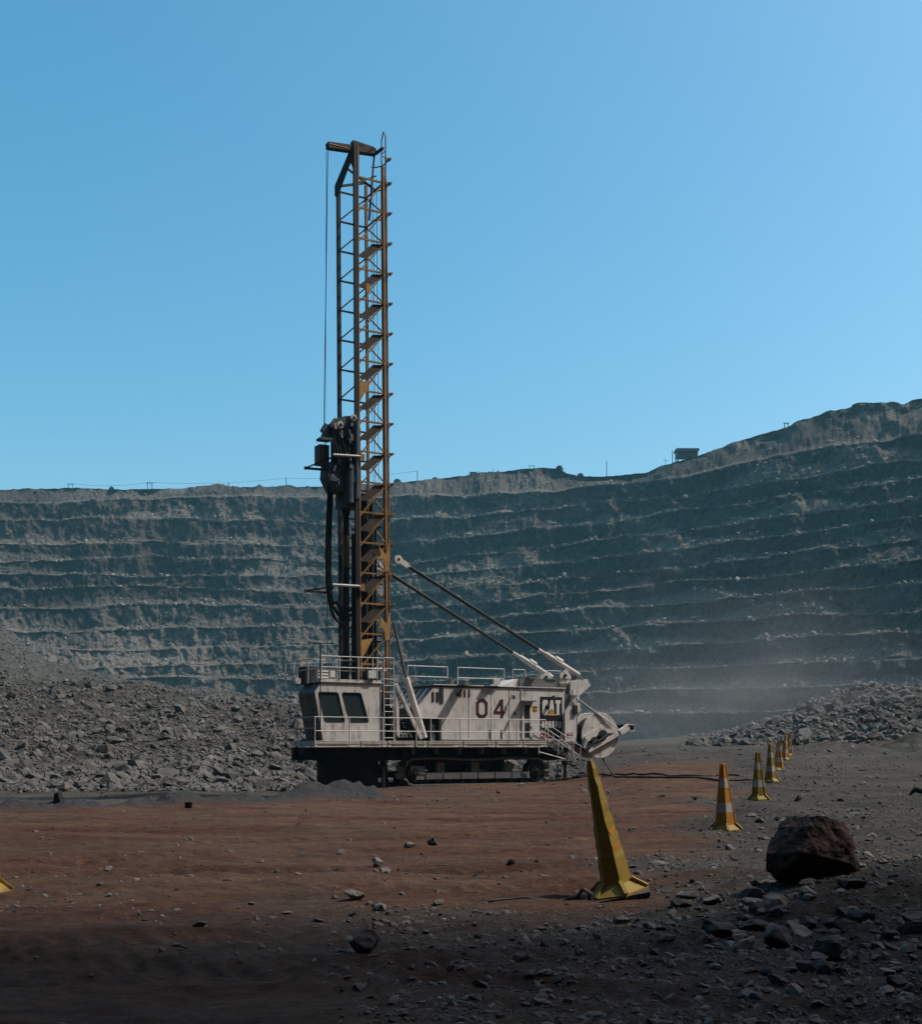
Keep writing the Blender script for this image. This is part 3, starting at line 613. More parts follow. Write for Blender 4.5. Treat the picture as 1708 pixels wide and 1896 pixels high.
# --- deck
b = MB(); b.plate([(0, .04), (14.2, .04), (14.2, 5.4), (2.9, 5.4), (1.2, 3.4), (0, 2.4)], [], DK-.06, DK, 0, 'z'); b.box((3, 4.9, 1.64), (14.2, 5.4, DK-0.07))
dk = b.build('deck', M['grey'], rig)
b = MB(); segs = [(0.0, 2.2), (2.27, 3.55), (3.62, 4.95), (5.02, 5.62), (5.7, 7.55), (7.62, 9.35), (9.42, 10.9), (10.97, 12.3)]
for a, c in segs:
    b.box((a, 0.0, 1.65), (c, 0.035, DK)); b.box((a+0.02, -0.02, 1.80), (c-0.02, 0.0, 1.84)); b.box((a+0.15, -0.004, 1.70), (a+(c-a)*0.72, 0.0, 1.735), 1)
    b.box((a, -.015, DK-.03), (c, 0, DK+.01))
b.box((-0.04, 0.0, 1.68), (-0.005, 2.4, DK))
b.build('deck_edge', [W, M['signrust']], dk)
# --- railings
def railing(pts, h, posts, name='railing', r=0.022, mid=True, mt='rail'):
    b = MB(); P_ = [Vector(p) for p in pts]
    for z in ([h, h*0.53] if mid else [h]): b.tube([p+Vector((0, 0, z)) for p in P_], r, 6)
    for p in posts: b.tube([Vector(p), Vector(p)+Vector((0, 0, h))], r*1.05, 6)
    return b.build(name, M[mt], rig)
ps = [0.0, 2.27, 3.6, 4.98, 5.65, 7.58, 9.38, 10.93, 12.1]
ps2 = [S_of(p, 1350, 0)[0] for p in (583, 647, 709, 771, 798, 852, 905, 958, 1010)]
railing([(ps2[0], 0, DK-.25), (12.25, 0, DK-.25)], 1.31, [(s_, 0, DK-.25) for s_ in ps2], r=0.024)
railing([(-0.02, 0.0, DK), (-0.02, 2.4, DK), (1.15, 3.4, DK), (2.9, 5.35, DK)], 1.06, [(-0.02, 1.95, DK), (1.15, 3.4, DK), (2.9, 5.35, DK)])
railing([(2.9, 5.35, DK), (14, 5.35, DK)], 1.06, [(s_, 5.35, DK) for s_ in range(4, 15, 2)])
# --- cab
cab = MB(); CT = 0.5; CB = 2.45
outer = [(0.62, DK), (3.50, DK), (3.50, 4.56), (0.55, 4.56), (0.22, 4.12), (0.24, 4.0)]
def rr(poly, r=0.09):      # rounded polygon
    out = []; n = len(poly)
    for i in range(n):
        p = Vector(poly[i]); a = Vector(poly[i-1]); c = Vector(poly[(i+1) % n])
        d1 = (a-p).normalized()*r; d2 = (c-p).normalized()*r
        for q in (0, .33, .66, 1): out.append(tuple(((1-q)**2*(p+d1)+2*q*(1-q)*p+q*q*(p+d2))))
    return out
w1 = [(0.40, 4.08), (1.34, 4.08), (1.66, 2.80), (0.72, 2.80)]; w2 = [(1.56, 4.08), (2.48, 4.08), (2.86, 2.80), (1.93, 2.80)]
cab.plate(outer, [rr(w1), rr(w2)], CT, CT+0.06)
cab.plate(outer, [rr(w1), rr(w2)], CB-0.06, CB)
cab.box((3.44, CT+.06, DK), (3.50, CB-.06, 4.56)); cab.box((0.62, CT+.06, DK+.0), (3.44, CB-.06, DK+.05)); cab.box((.6, CT+.06, 4.48), (3.44, CB-.06, 4.55))
cabo = cab.build('cab', W, rig)
f = MB()   # front: lower panel, slanted window frame, brow  (front face leans: s from .62 at deck to .24 at 4.0)
def fq(z): return 0.62+(0.24-0.62)*(z-DK)/(4.0-DK)
def slab(z0, z1, ta, tb, m=0, off=0.0, thick=.05):
    a, c = fq(z0)-off, fq(z1)-off
    f.add([(a, ta, z0), (a, tb, z0), (c, tb, z1), (c, ta, z1), (a+thick, ta, z0), (a+thick, tb, z0), (c+thick, tb, z1), (c+thick, ta, z1)], [(0,1,2,3),(7,6,5,4),(0,4,5,1),(1,5,6,2),(2,6,7,3),(3,7,4,0)], m)
slab(DK, 2.72, CT+.06, CB-.06); slab(3.98, 4.1, CT+.06, CB-.06)
mid = (CT+CB)/2
for ta, tb in ((CT+.06, CT+.16), (mid-.05, mid+.05), (CB-.16, CB-.06)): slab(2.72, 3.98, ta, tb)
f.add([(0.23, CT+.06, 4.1), (0.23, CB-.06, 4.1), (0.55, CB-.06, 4.55), (0.55, CT+.06, 4.55), (0.3, CT+.06, 4.1), (0.3, CB-.06, 4.1), (0.62, CB-.06, 4.55), (0.62, CT+.06, 4.55)], [(0,1,2,3),(7,6,5,4),(0,4,5,1),(1,5,6,2),(2,6,7,3),(3,7,4,0)])
f.box((0.50, 1.0, 2.15), (0.56, 1.1, 2.6), 1); f.box((0.50, 1.35, 2.2), (0.56, 1.43, 2.62), 1)
f.build('cab_front', [M['grey'], M['black']], cabo)
def pane(poly, t0, parent=cabo):
    g_ = MB(); g_.plate(rr(poly), [], t0, t0+0.012); return g_.build('window', M['glass'], parent)
def fat(poly, e=0.03):
    c = sum((Vector(p) for p in poly), Vector((0, 0)))/len(poly); return [tuple(c+(Vector(p)-c)*(1+e)) for p in poly]
for wpoly in (w1, w2): pane(wpoly, CT+0.03); pane(wpoly, CB-0.045)
for wpoly in (w1, w2):
    g_ = MB(); g_.plate(rr(fat(wpoly, .06), .11), [rr(wpoly, .08)], CT-0.012, CT+0.0); g_.build('window_frame', M['black'], cabo)
for ta, tb in ((CT+.16, mid-.05), (mid+.05, CB-.16)):
    g_ = MB(); a, c = fq(2.72)+.01, fq(3.98)+.01
    g_.add([(a, ta, 2.72), (a, tb, 2.72), (c, tb, 3.98), (c, ta, 3.98), (a+.01, ta, 2.72), (a+.01, tb, 2.72), (c+.01, tb, 3.98), (c+.01, ta, 3.98)], [(0,1,2,3),(7,6,5,4),(0,4,5,1),(1,5,6,2),(2,6,7,3),(3,7,4,0)]); g_.build('window', M['glass'], cabo)
b = MB(); b.box((0.42, CT-.06, 4.56), (3.56, CB+.08, 4.60)); b.box((0.45, CT-0.04, 4.60), (3.5, CB+.05, 4.70)); b.build('cab_roof', W, cabo)
b = MB(); b.box((0.7, CT+.09, DK+.06), (3.4, CB-.09, DK+.09)); b.box((1.9, 1.1, DK+.09), (2.5, 1.8, 2.5)); b.box((2.35, 1.1, 2.5), (2.55, 1.8, 3.35)); b.box((2.4, 1.28, 3.35), (2.52, 1.62, 3.62)); b.box((.8, .75, DK+.09), (1.2, 1.9, 2.75)); b.box((.85, 1.7, 2.75), (.95, 2.1, 3.2))
b.build('cab_seat', M['interior'], cabo)
# --- platform on the cab
top0 = 4.62
P0 = (-0.05, 1.1, top0-.05); 
railing([(0.5, 0.45, top0+.06), (4.08, 0.45, top0+.06)], 1.04, [(S_of(p, 1240, .45)[0], 0.45, top0+.06) for p in (595, 629, 664, 690, 699)], r=.024)
railing([(0.5, 0.45, top0+.02), (0.1, 1.0, top0-.02), (-0.1, 3.2, top0-.1)], 1.0, [(0.1, 1.0, top0-.1), (-.1, 2.2, top0-.1), (-.1, 3.2, top0-.1)], r=.024)
railing([(0.5, 2.5, top0+.05), (3.6, 2.5, top0+.05)], 1.04, [(0.6, 2.5, top0+.05), (2, 2.5, top0+.05), (3.5, 2.5, top0+.05)])
b = MB(); b.box((0.2, 1.5, 4.5), (0.7, 2.35, 5.3)); b.plate([(0.75, 2.5), (3.4, 2.5), (3.4, 4.9), (2.9, 4.9)], [], DK+.01, 4.5, 0, 'z'); b.build('front_enclosure', M['dark'], rig)
b = MB(); b.box((0.75, 1.6, 4.71), (1.75, 2.3, 5.22)); 
for q in range(3): b.box((0.85, 1.585, 4.8+q*.14), (1.35, 1.6, 4.87+q*.14), 1)
b.box((1.45, 1.585, 4.85), (1.68, 1.6, 5.15), 1)
b.build('air_conditioner', [M['grey'], W], rig)
b = MB(); b.tube([(0.42, .35, DK), (0.42, .35, 6.28)], .025, 6); b.tube([(-.15, .35, 6.28), (1.0, .35, 6.28)], .03, 6); b.tube([(-.15, .35, 6.28), (-.15, .35, 6.33)], .05, 6); b.tube([(1.0, .35, 6.28), (1.0, .35, 6.33)], .05, 6); b.build('antenna', M['dark'], rig)
# floodlights
def flood(s_, t_, z_, w_=.2, h_=.2):
    b = MB(); b.plate(rr([(s_-w_/2, z_-h_/2), (s_+w_/2, z_-h_/2), (s_+w_/2, z_+h_/2), (s_-w_/2, z_+h_/2)], .05), [], t_-.06, t_+.06)
    fl = b.build('floodlight', M['lamp'], rig); b = MB(); b.tube([(s_, t_+.03, z_-h_/2-.12), (s_, t_+.03, z_-h_/2+.02)], .02, 6); b.build('lamp_bracket', M['dark'], fl)
flood(-0.25, 1.35, 4.62, .24, .26); flood(S_of(689, 1250, .4)[0], .4, 4.96, .38, .36); flood(S_of(920, 1266, .9)[0], .9, 4.82, .36, .3); flood(S_of(1063, 1283, .9)[0], .9, 4.4, .18, .28)
for px, py in ((848, 1285), (952, 1290), (955, 1320)):
    s_, z_ = S_of(px, py, .85); b = MB(); b.tube([(s_, .98, z_+.06), (s_-.02, .8, z_)], .035, 8); b.tube([(s_-.02, .8, z_+.05), (s_-.04, .78, z_-.1)], [.05, .09], 10); b.build('work_light', M['dark'], rig)
s_, z_ = S_of(1026, 1291, .85); b = MB(); b.tube([(s_, .98, z_+.06), (s_-.02, .8, z_)], .035, 8); b.tube([(s_-.02, .8, z_+.07), (s_-.04, .76, z_-.1)], [.06, .1], 10); b.build('work_light', M['dark'], rig)
# access ladder beside the cab
b = MB(); la, lb = 3.62, 4.12
for s_ in (la, lb): b.tube([(s_, .42, DK), (s_, .42, 5.74)], .025, 6)
z = DK+.15
while z < 4.95: b.tube([(la, .42, z), (lb, .42, z)], .02, 6); z += .3
b.tube([(la, .42, 5.74), (lb, .42, 5.74)], .025, 6); b.tube([(la, .42, 5.25), (lb, .42, 5.25)], .02, 6)
b.build('access_ladder', M['rail'], rig)
# deck machinery between cab and house (engine of the hoist, hoses, valves)
b = MB()
b.box((3.7, 2.2, DK), (5.9, 4.8, 2.6)); b.box((4.2, 1.2, DK), (5.6, 2.2, 2.9)); b.box((3.65, 1.0, DK), (3.95, 2.0, 4.2))
for q in range(8): b.tube([(3.75+q*.09, 1.3, 2.0), (3.8+q*.07, 1.25+.05*(q % 3), 3.1), (3.75+q*.1, 1.5, 4.5)], .03, 6)
for q in range(7):
    z0 = 2.2+q*.16; b.tube([(4.4, 1.1, z0), (4.8, 1.0+.05*(q % 2), z0+.1*math.sin(q)), (5.3, 1.15, z0-.05)], .03, 6)
b.tube([(4.4, 1.6, 2.9), (4.4, 1.6, 3.5)], .22, 12); b.tube([(5.2, 1.7, 2.9), (5.2, 1.7, 3.2)], .28, 12)
b.box((3.3, 1.4, 4.7), (3.9, 2.0, 5.2)); b.build('winch_machinery', M['dark'], rig)
for s_, t_, z_ in ((3.4, 1.0, 5.25), (3.7, 1.1, 5.25), (3.9, 1.2, 5.2), (4.35, .95, 3.55)): b = MB(); b.tube([(s_, t_, z_), (s_+.18, t_, z_)], .07, 10); b.build('pipe_end', W, rig)
for q in range(4): b = MB(); b.tube([(4.35+q*.2, .9, 2.1), (4.45+q*.22, .85, 2.3+.1*(q % 2)), (4.65+q*.22, .9, 2.1)], .04, 6); b.build('pipe_loop', W, rig)
b = MB()
for z0 in (3.05, 3.84): b.tube([(4.15, .9, z0), (4.6, .9, z0)], .03, 6)
b.tube([(4.4, .9, DK), (4.4, .9, 3.85)], .07, 8); b.bar((4.2, .9, 2.4), (4.75, .9, 3.8), .04); b.bar((4.25, .88, 3.0), (4.6, .88, 3.85), .03)
b.build('pipework', W, rig)
# mast raising cylinders and A-frame legs
def P_(px, py, t): s_, z_ = S_of(px, py, t); return (s_, t, z_)
for dt in (0.0, 3.2):
    b = MB(); A0, A1, A2 = P_(786, 1366, .95), P_(752, 1255, .95), P_(729, 1152, .95)
    A0, A1, A2 = [(a[0], a[1]+dt, a[2]) for a in (A0, A1, A2)]
    b.tube([A0, A1], .15, 16); b.tube([A1, A2], .07, 10, 1); b.build('mast_raising_cylinder', [W, M['grey']], rig)
    b = MB(); a0, a1 = P_(780, 1368, .75), P_(733, 1266, .75); a0 = (a0[0], a0[1]+dt, a0[2]); a1 = (a1[0], a1[1]+dt, a1[2])
    b.bar(a0, a1, .16, .16); a2 = P_(737, 1362, .8); a3 = P_(734, 1285, .8); b.bar((a2[0], a2[1]+dt, a2[2]), (a3[0], a3[1]+dt, a3[2]), .14, .14); b.build('mast_support_leg', W, rig)
# --- machinery house
HT = 1.0; HB = 4.9
b = MB(); b.plate([(6.95, DK+.02), (14.06, DK+.02), (14.06, 4.58), (6.55, 4.48), (5.72, 3.52), (5.72, 3.02), (6.95, 3.02)], [], HT, HB)
hs_ = b.build('machinery_house', W, rig)
b = MB()
for q in range(6):       # ribs on the sloping front
    t = HT+.25+q*.62; b.bar((5.74, t, 3.56), (6.52, t, 4.50), .12, .07)
b.box((5.66, HT+.1, 3.05), (5.715, HB-.1, 3.5)); b.build('front_rib', M['grey'], hs_)
b = MB(); b.box((6.5, HT-.06, 4.59), (14.12, HB+.05, 4.64)); b.box((11.45, HT-.035, DK+.1), (11.5, HT-.002, 4.5)); b.box((7.0, HT-.02, 2.0), (14.0, HT-.002, 2.06)); b.build('roof_edge', W, hs_)
for s_ in (8.45, 9.7, 10.75): b = MB(); b.box((s_, HT-.01, 2.07), (s_+.02, HT-.0015, 4.58)); b.build('panel_seam', M['grey'], hs_)
for s_ in (6.85, 6.93, 7.02): b = MB(); b.box((s_, HT-.03, 3.7), (s_+.03, HT-.002, 4.48)); b.build('vent_slot', M['dark'], hs_)
for pxs_, py, hw_, lo, hi in (((802, 810), 1286, .06, .35, .12), ((853, 861, 869), 1284, .04, .17, .17), ((908, 929), 1361, .035, .25, .25)):
    for px in pxs_: s_, z_ = S_of(px, py, 1); b = MB(); b.box((s_-hw_, HT-.022, z_-lo), (s_+hw_, HT-.002, z_+hi)); b.build('vent_slot', M['dark'], hs_)
b = MB(); b.box((6.1, HT+.2, DK+.01), (6.9, HB-.3, 3.0)); b.box((6.35, 1.0, DK+.01), (6.6, 1.15, 2.7), 1); b.build('engine_block', [M['black'], M['grey']], hs_)
# roof fittings
b = MB(); b.tube([(7.6, 1.3, 4.64), (7.6, 1.3, 4.9)], .16, 12); b.build('roof_fitting', M['grey'], hs_)
for bx0, bx1 in (((9.3, .78, 4.585), (9.75, .93, 4.64)), ((8.3, 1.1, 4.645), (8.6, 1.5, 4.76)), ((12.1, 1.2, 5.065), (12.6, 1.6, 5.14))): b = MB(); b.box(bx0, bx1); b.build('roof_fitting', M['grey'], hs_)
b = MB(); b.box((7.75, 0.2, 4.585), (8.25, 0.93, 4.625)); b.box((7.8, 0.93, 4.56), (8.2, 1.3, 4.585)); b.build('shadow_plate', M['grey'], hs_)  # plate added to throw the broad slanting shadow on the house side
# door
b = MB(); d0, d1 = 11.5, 12.08; b.box((d0, HT-.06, 2.02), (d1, HT-.002, 3.85)); dr = b.build('door', W, rig)
b = MB(); b.box((d0+.14, HT-.075, 3.0), (d1-.14, HT-.061, 3.72)); b.box((d0+.16, HT-.075, 2.12), (d1-.14, HT-.061, 2.85)); b.build('door_window', M['logo'], dr)
b = MB(); b.box((d0-.1, HT-.3, 3.88), (d1+.1, HT-.002, 3.94)); b.build('door_canopy', M['grey'], dr)
b = MB(); b.box((12.12, HT-.016, 3.42), (12.42, HT-.002, 3.68)); b.box((12.14, HT-.02, 3.6), (12.40, HT-.0165, 3.66), 1)
for q in range(3): b.box((12.15, HT-.02, 3.45+q*.045), (12.37-.04*q, HT-.0165, 3.465+q*.045), 1)
b.build('warning_sign', [M['signyel'], M['logo']], hs_)
# numerals 04 (octagonal stencil digits)
b = MB(); z0, z1 = 3.06, 3.98
def octa(s0, s1, za, zb, c): return [(s0+c, za), (s1-c, za), (s1, za+c), (s1, zb-c), (s1-c, zb), (s0+c, zb), (s0, zb-c), (s0, za+c)]
s0, s1 = 8.88, 9.53; b.plate(octa(s0, s1, z0, z1, .17), [octa(s0+.15, s1-.15, z0+.15, z1-.15, .1)], HT-.012, HT-.003)
s0, s1 = 9.88, 10.50
b.plate([(s1-.23, z0), (s1-.08, z0), (s1-.08, z0+.2), (s1, z0+.2), (s1, z0+.34), (s1-.08, z0+.34), (s1-.08, z1), (s1-.25, z1), (s0, z0+.33), (s0, z0+.2), (s1-.23, z0+.2)],
        [[(s1-.23, z0+.34), (s1-.23, z1-.28), (s0+.16, z0+.34)]], HT-.012, HT-.003)
b.build('number_marking', M['number'], hs_)
# logo panel and its lettering
LA, LB, LZ0, LZ1 = 12.60, 13.92, 2.02, 4.16
b = MB(); b.box((LA, HT-.014, LZ0), (LB, HT-.003, LZ1)); lp = b.build('logo_panel', M['logo'], rig)
GL = {'C': [[(1, .78), (1, .9), (.85, 1), (.15, 1), (0, .88), (0, .12), (.15, 0), (.85, 0), (1, .1), (1, .22)]], 'A': [[(0, 0), (.38, 1), (.62, 1), (1, 0)]], 'T': [[(0, 1), (1, 1)], [(.5, 1), (.5, 0)]],
      'M': [[(0, 0), (0, 1), (.5, .35), (1, 1), (1, 0)]], 'D': [[(0, 0), (0, 1), (.7, 1), (1, .8), (1, .2), (.7, 0), (0, 0)]],
      '6': [[(1, .85), (.8, 1), (.2, 1), (0, .85), (0, .15), (.2, 0), (.8, 0), (1, .15), (1, .45), (.8, .58), (0, .55)]], '4': [[(.75, 0), (.75, 1), (0, .3), (1, .3)]],
      '0': [[(.2, 0), (0, .15), (0, .85), (.2, 1), (.8, 1), (1, .85), (1, .15), (.8, 0), (.2, 0)]]}
def letters(b, txt, s0, s1, za, zb, th, gap, t):
    n = len(txt); wl_ = (s1-s0-gap*(n-1))/n; k = 0
    for i, ch in enumerate(txt):
        a = s0+i*(wl_+gap)+th/2; w_ = wl_-th
        for pl in GL[ch]:
            for j in range(len(pl)-1):
                p = Vector((a+pl[j][0]*w_, t-.001*(k % 5), za+th/2+pl[j][1]*(zb-za-th))); q = Vector((a+pl[j+1][0]*w_, t-.001*(k % 5), za+th/2+pl[j+1][1]*(zb-za-th))); k += 1
                d = (q-p).normalized()*th*.42; b.bar(p-d, q+d, .006, th*(.9 if abs(d.x*d.z) > 1e-6 else 1), up=(0, 0, 1)) if abs(d.x) > abs(d.z) else b.bar(p-d, q+d, th*(.9 if abs(d.x*d.z) > 1e-6 else 1), .006, up=(0, 1, 0))
b = MB(); letters(b, 'CAT', LA+.12, LB-.09, 3.24, 4.0, .165, .04, HT-.02); lt = b.build('logo_lettering', M['logowhite'], lp)
b = MB(); cs_ = (LA+LB)/2+.02; b.plate([(cs_-.29, 3.22), (cs_+.29, 3.22), (cs_, 3.50)], [], HT-.040, HT-.031); b.build('logo_triangle', M['logoyel'], lp)
b = MB(); b.plate([(cs_-.36, 3.20), (cs_+.36, 3.20), (cs_, 3.56)], [], HT-.030, HT-.027); b.build('logo_triangle_edge', M['logo'], lp)
b = MB(); letters(b, 'MD6640', LA+.10, LB-.08, 2.60, 2.94, .06, .06, HT-.02); b.build('model_lettering', M['logowhite'], lp)
b = MB(); b.plate([(LA+.02, 2.08), (LA+.52, 2.08), (LA+.22, 2.42), (LA+.02, 2.5)], [], HT-.019, HT-.0155); b.build('red_marking', M['signred'], lp)
# roof box, rails, pedestal
b = MB(); b.box((11.7, 1.5, 4.65), (13.95, 3.2, 5.06)); b.plate([(10.6, 4.65), (11.68, 4.65), (11.68, 5.05)], [], 1.6, 3.1, 1); b.box((13.3, 1.45, 5.06), (13.9, 1.9, 5.12)); b.build('roof_box', [M['grey'], W], hs_)
for a, c, t in ((755, 829, 4.7), (848, 934, 4.7), (950, 973, 4.7), (1012, 1040, 4.7)):
    sa_, sc_ = S_of(a, 1234, t)[0], S_of(c, 1234, t)[0]; railing([(sa_, t, 4.62), (sc_, t, 4.62)], 1.12, [(sa_, t, 4.62), (sc_, t, 4.62)], r=.024)
# rear pedestals holding the mast struts
def pedestal(dt):
    b = MB(); s_ = 14.55; b.box((s_-.25, 1.75+dt, 3.6), (s_+.05, 2.15+dt, 5.15)); b.box((s_+.12, 1.75+dt, 3.6), (s_+.42, 2.15+dt, 5.15)); b.plate([(s_-.25, 5.15), (s_+.42, 5.15), (s_+.42, 5.3), (s_+.15, 5.62), (s_-.1, 5.4), (s_-.25, 5.4)], [], 1.72+dt, 2.18+dt)
    b.tube([(s_+.05, 1.66+dt, 5.3), (s_+.05, 2.24+dt, 5.3)], .09, 12, 1); return b.build('strut_pedestal', [W, M['dark']], rig)
pedestal(0); pedestal(1.75)
b = MB()
pts = [S_of(x, y, 1.6) for x, y in ((1057, 1262), (1072, 1258), (1090, 1261), (1095, 1269), (1074, 1288), (1073, 1298), (1057, 1296))]
b.plate(pts, [], 1.6, 1.72); b.plate(pts, [], 3.4, 3.52); sB = pts[3][0]; b.box((sB-.35, 1.72, 4.9), (sB-.1, 3.4, 5.15)); b.box((14.3, 1.72, 3.9), (14.8, 3.4, 4.9), 1)
for q in range(4): b.tube([(15.2+q*.12, 1.7+.3*q, 5.1), (15.25+q*.12, 1.7+.3*q, 5.3), (15.4+q*.12, 1.8+.3*q, 5.1)], .04, 6, 1)
b.build('mast_rest', [W, M['grey']], rig)
b = MB(); pts = [S_of(x, y, .7) for x, y in ((1047, 1318), (1066, 1292), (1068, 1296), (1068, 1377), (1047, 1374))]; b.plate(pts, [], .7, .78)
pts = [S_of(x, y, .74) for x, y in ((1068, 1300), (1075, 1302), (1075, 1317), (1068, 1326))]; b.plate(pts, [], .74, 1.3); b.build('rear_panel', W, rig)
b = MB(); s_, z_ = S_of(1066, 1314, .66); b.box((s_-.12, .60, z_-.22), (s_+.1, .69, z_+.2)); b.build('junction_box', M['dark'], rig)
b = MB(); s_, z_ = S_of(1056, 1359, .69); b.box((s_-.17, .68, z_-.08), (s_+.17, .695, z_+.06)); b.box((s_-.14, .675, z_-.02), (s_+.14, .679, z_+.02), 1); b.box((s_-.13, .68, z_-.16), (s_+.12, .695, z_-.11), 1); b.build('danger_sign', [M['signred'], M['logowhite']], rig)
b = MB(); b.box((14.07, 1.05, DK), (14.9, 4.6, 4.3)); b.box((14.0, .9, DK-.06), (15.1, 4.6, DK)); b.build('rear_cabinet', M['grey'], rig)
# --- cable reel
RC = (S_of(1112, 1361, .55)[0], 2.24); RR = 1.13
def ring(r, n=40, c=RC): return [(c[0]+r*math.cos(2*math.pi*i/n), c[1]+r*math.sin(2*math.pi*i/n)) for i in range(n)]
b = MB(); b.tube([(RC[0], .62, RC[1]), (RC[0], 1.55, RC[1])], .86, 40)
for q in range(9): b.tube([(RC[0]+.87*math.cos(a), .68+q*.1, RC[1]+.87*math.sin(a)) for a in np.linspace(0, 2*math.pi, 33)], .05, 6)
rl = b.build('cable_reel', M['cable'], rig)
for t in (.55, 1.55):
    b = MB(); holes = [ring(.055, 10, (RC[0]+.62*math.cos(a), RC[1]+.62*math.sin(a))) for a in np.arange(0.4, 6.5, math.pi/3)]
    b.plate(ring(RR), holes, t, t+.05); b.tube([(RC[0]+RR*math.cos(a), t+.025, RC[1]+RR*math.sin(a)) for a in np.linspace(0, 2*math.pi, 49)], .035, 6); b.build('reel_flange', W, rl)
b = MB(); b.tube([(RC[0], .3, RC[1]), (RC[0], 1.9, RC[1])], .12, 14); b.tube([(RC[0]+.05, .34, RC[1]+.02), (RC[0]+.05, .52, RC[1]+.02)], .26, 18); b.tube([(RC[0]-.5, .34, RC[1]-.25), (RC[0]-.5, .5, RC[1]-.25)], .17, 14)
b.tube([(RC[0]-.75, .45, RC[1]-.5), (RC[0]-.3, .3, RC[1]-.3), (RC[0]+.1, .32, RC[1]-.1), (RC[0]+.35, .35, RC[1]+.1)], .06, 8)
for q in range(4): b.tube([(RC[0]-.9-.1*q, .4, RC[1]-.75-.05*q), (RC[0]-.6-.1*q, .3, RC[1]-.4-.08*q), (RC[0]-.35, .36, RC[1]-.2)], .035, 6)
b.build('reel_drive', M['dark'], rl)
q0, q1, q2 = P_(1090, 1390, .42), P_(1148, 1357, .42), P_(1165, 1345, .42)
b = MB(); b.bar(q0, q1, .1, .20); b.bar(q1, q2, .18, .30); qa, qb = P_(1085, 1368, .46), P_(1112, 1352, .46); b.bar(qa, qb, .08, .34); b.bar(qb, P_(1140, 1354, .44), .07, .22)
b.bar(P_(1080, 1385, .5), qa, .09, .3)
b.bar((q0[0], 1.9, q0[2]), (q2[0], 1.9, q2[2]), .12, .25); arm = b.build('reel_arm', W, rig)
eb = P_(1169, 1347, .42); b = MB(); b.box((eb[0]-.22, .3, eb[2]-.2), (eb[0]+.18, .42, eb[2]-.13)); b.box((eb[0]-.22, .3, eb[2]+.12), (eb[0]+.18, .42, eb[2]+.18)); b.box((eb[0]+.14, .3, eb[2]-.2), (eb[0]+.18, 2.0, eb[2]+.18)); b.box((eb[0]-.22, .42, eb[2]-.18), (eb[0]+.1, 2.0, eb[2]+.15), 1); b.tube([(eb[0]-.05, .32, eb[2]-.1), (eb[0]-.05, .32, eb[2]+.12)], .05, 8, 1)
b.build('cable_guide', [W, M['black']], arm)
b = MB(); b.tube([P_(1066, 1291, .6), P_(1146, 1350, .45)], .035, 8); b.tube([P_(1066, 1293, 2.0), P_(1146, 1352, 1.9)], .035, 8); b.build('stay_rod', M['rail'], arm)
# --- stairs
st0, st1 = P_(1014, 1376, .05), P_(1081, 1420, .05)
b = MB()
for dt in (0, .75): b.bar((st0[0], st0[1]+dt, st0[2]), (st1[0], st1[1]+dt, st1[2]), .04, .16)
for q in range(6):
    k = (q+.5)/6; s_ = st0[0]+(st1[0]-st0[0])*k; z_ = st0[2]+(st1[2]-st0[2])*k; b.box((s_-.13, .07, z_-.02), (s_+.13, .79, z_+.02))
stair = b.build('access_stairs', M['grey'], rig)
b = MB()
for dt in (0, .78):
    h0 = Vector(P_(1003, 1333, .05+dt)) if dt == 0 else Vector((st0[0]-.3, .83, 2.98)); h1 = h0+Vector((st1[0]-st0[0], 0, st1[2]-st0[2]))*1.08
    b.tube([h0, h1, h1+Vector((.0, 0, -.75))], .022, 6); b.tube([h0+Vector((0, 0, -.5)), h1+Vector((0, 0, -.5))], .02, 6)
    for k in (.15, .5, .8): p = h0.lerp(h1, k); b.tube([p, p+Vector((.08, 0, -.95))], .02, 6)
b.tube([P_(1034, 1398, -.1), P_(1034, 1372, -.1), P_(1040, 1369, -.1), P_(1058, 1384, -.1), P_(1066, 1410, -.1)], .022, 6)
b.tube([P_(998, 1392, 0), P_(1045, 1405, 0)], .03, 6); b.tube([P_(998, 1383, 0), P_(998, 1396, 0)], .03, 6)
b.build('stair_handrail', M['rail'], stair)
# --- mast
ZB, ZT = DK, 28.7
def sf(z): return 2.98-0.14*(z-6)/23.5
def sr(z): return 4.50-0.20*(z-6)/23.5
TN, TF = 1.9, 3.78
b = MB()
def post(fn, t, z0, z1, w_, h_, m): b.bar((fn(z0), t, z0), (fn(z1), t, z1), w_, h_, m, up=(0, 1, 0))
post(sf, TN, ZB, 29.75, .17, .14, 0); post(sf, TF, ZB, 28.4, .17, .16, 0)
post(sr, TN, ZB, 29.0, .10, .12, 1); post(sr, TF, ZB, 28.9, .1, .1, 1); post(lambda z: sf(z)+.125, TN-.01, ZB, 29.7, .05, .15, 1)  # thin brown strip draws the lit edge of the near front post
levels = [28.25-1.42*i for i in range(19)]
rungs = MB()
for i, z in enumerate(levels):
    zz = max(z, 2.2)
    b.bar((sf(zz), TN, zz), (sr(zz), TN, zz), .06, .08, 1); b.bar((sf(zz), TF, zz), (sr(zz), TF, zz), .06, .08, 0); b.bar((sr(zz), TN, zz), (sr(zz), TF, zz), .06, .06, 1)
    z2 = z-1.42
    if z2 < 2.2: break
    fl = (i < 12)
    b.bar((sf(z2), TF, z2), (sr(z), TF, z-.05), .05, .065, 0)
    if i < 16:
        b.bar((sf(z2)+.1, TN, z2-.25), (sr(z), TN, z-.05), .05, .06, 1)
        b.bar((sr(z), TF, z), (sr(z2), TN, z2), .05, .06, 1); 0
        
    else:
        b.bar((sf(z), TN, z), (sr(z2), TN, z2), .06, .07, 1); b.bar((sf(z), TF-.3, z), (sr(z), TF-.3, z), .05, .05, 1)
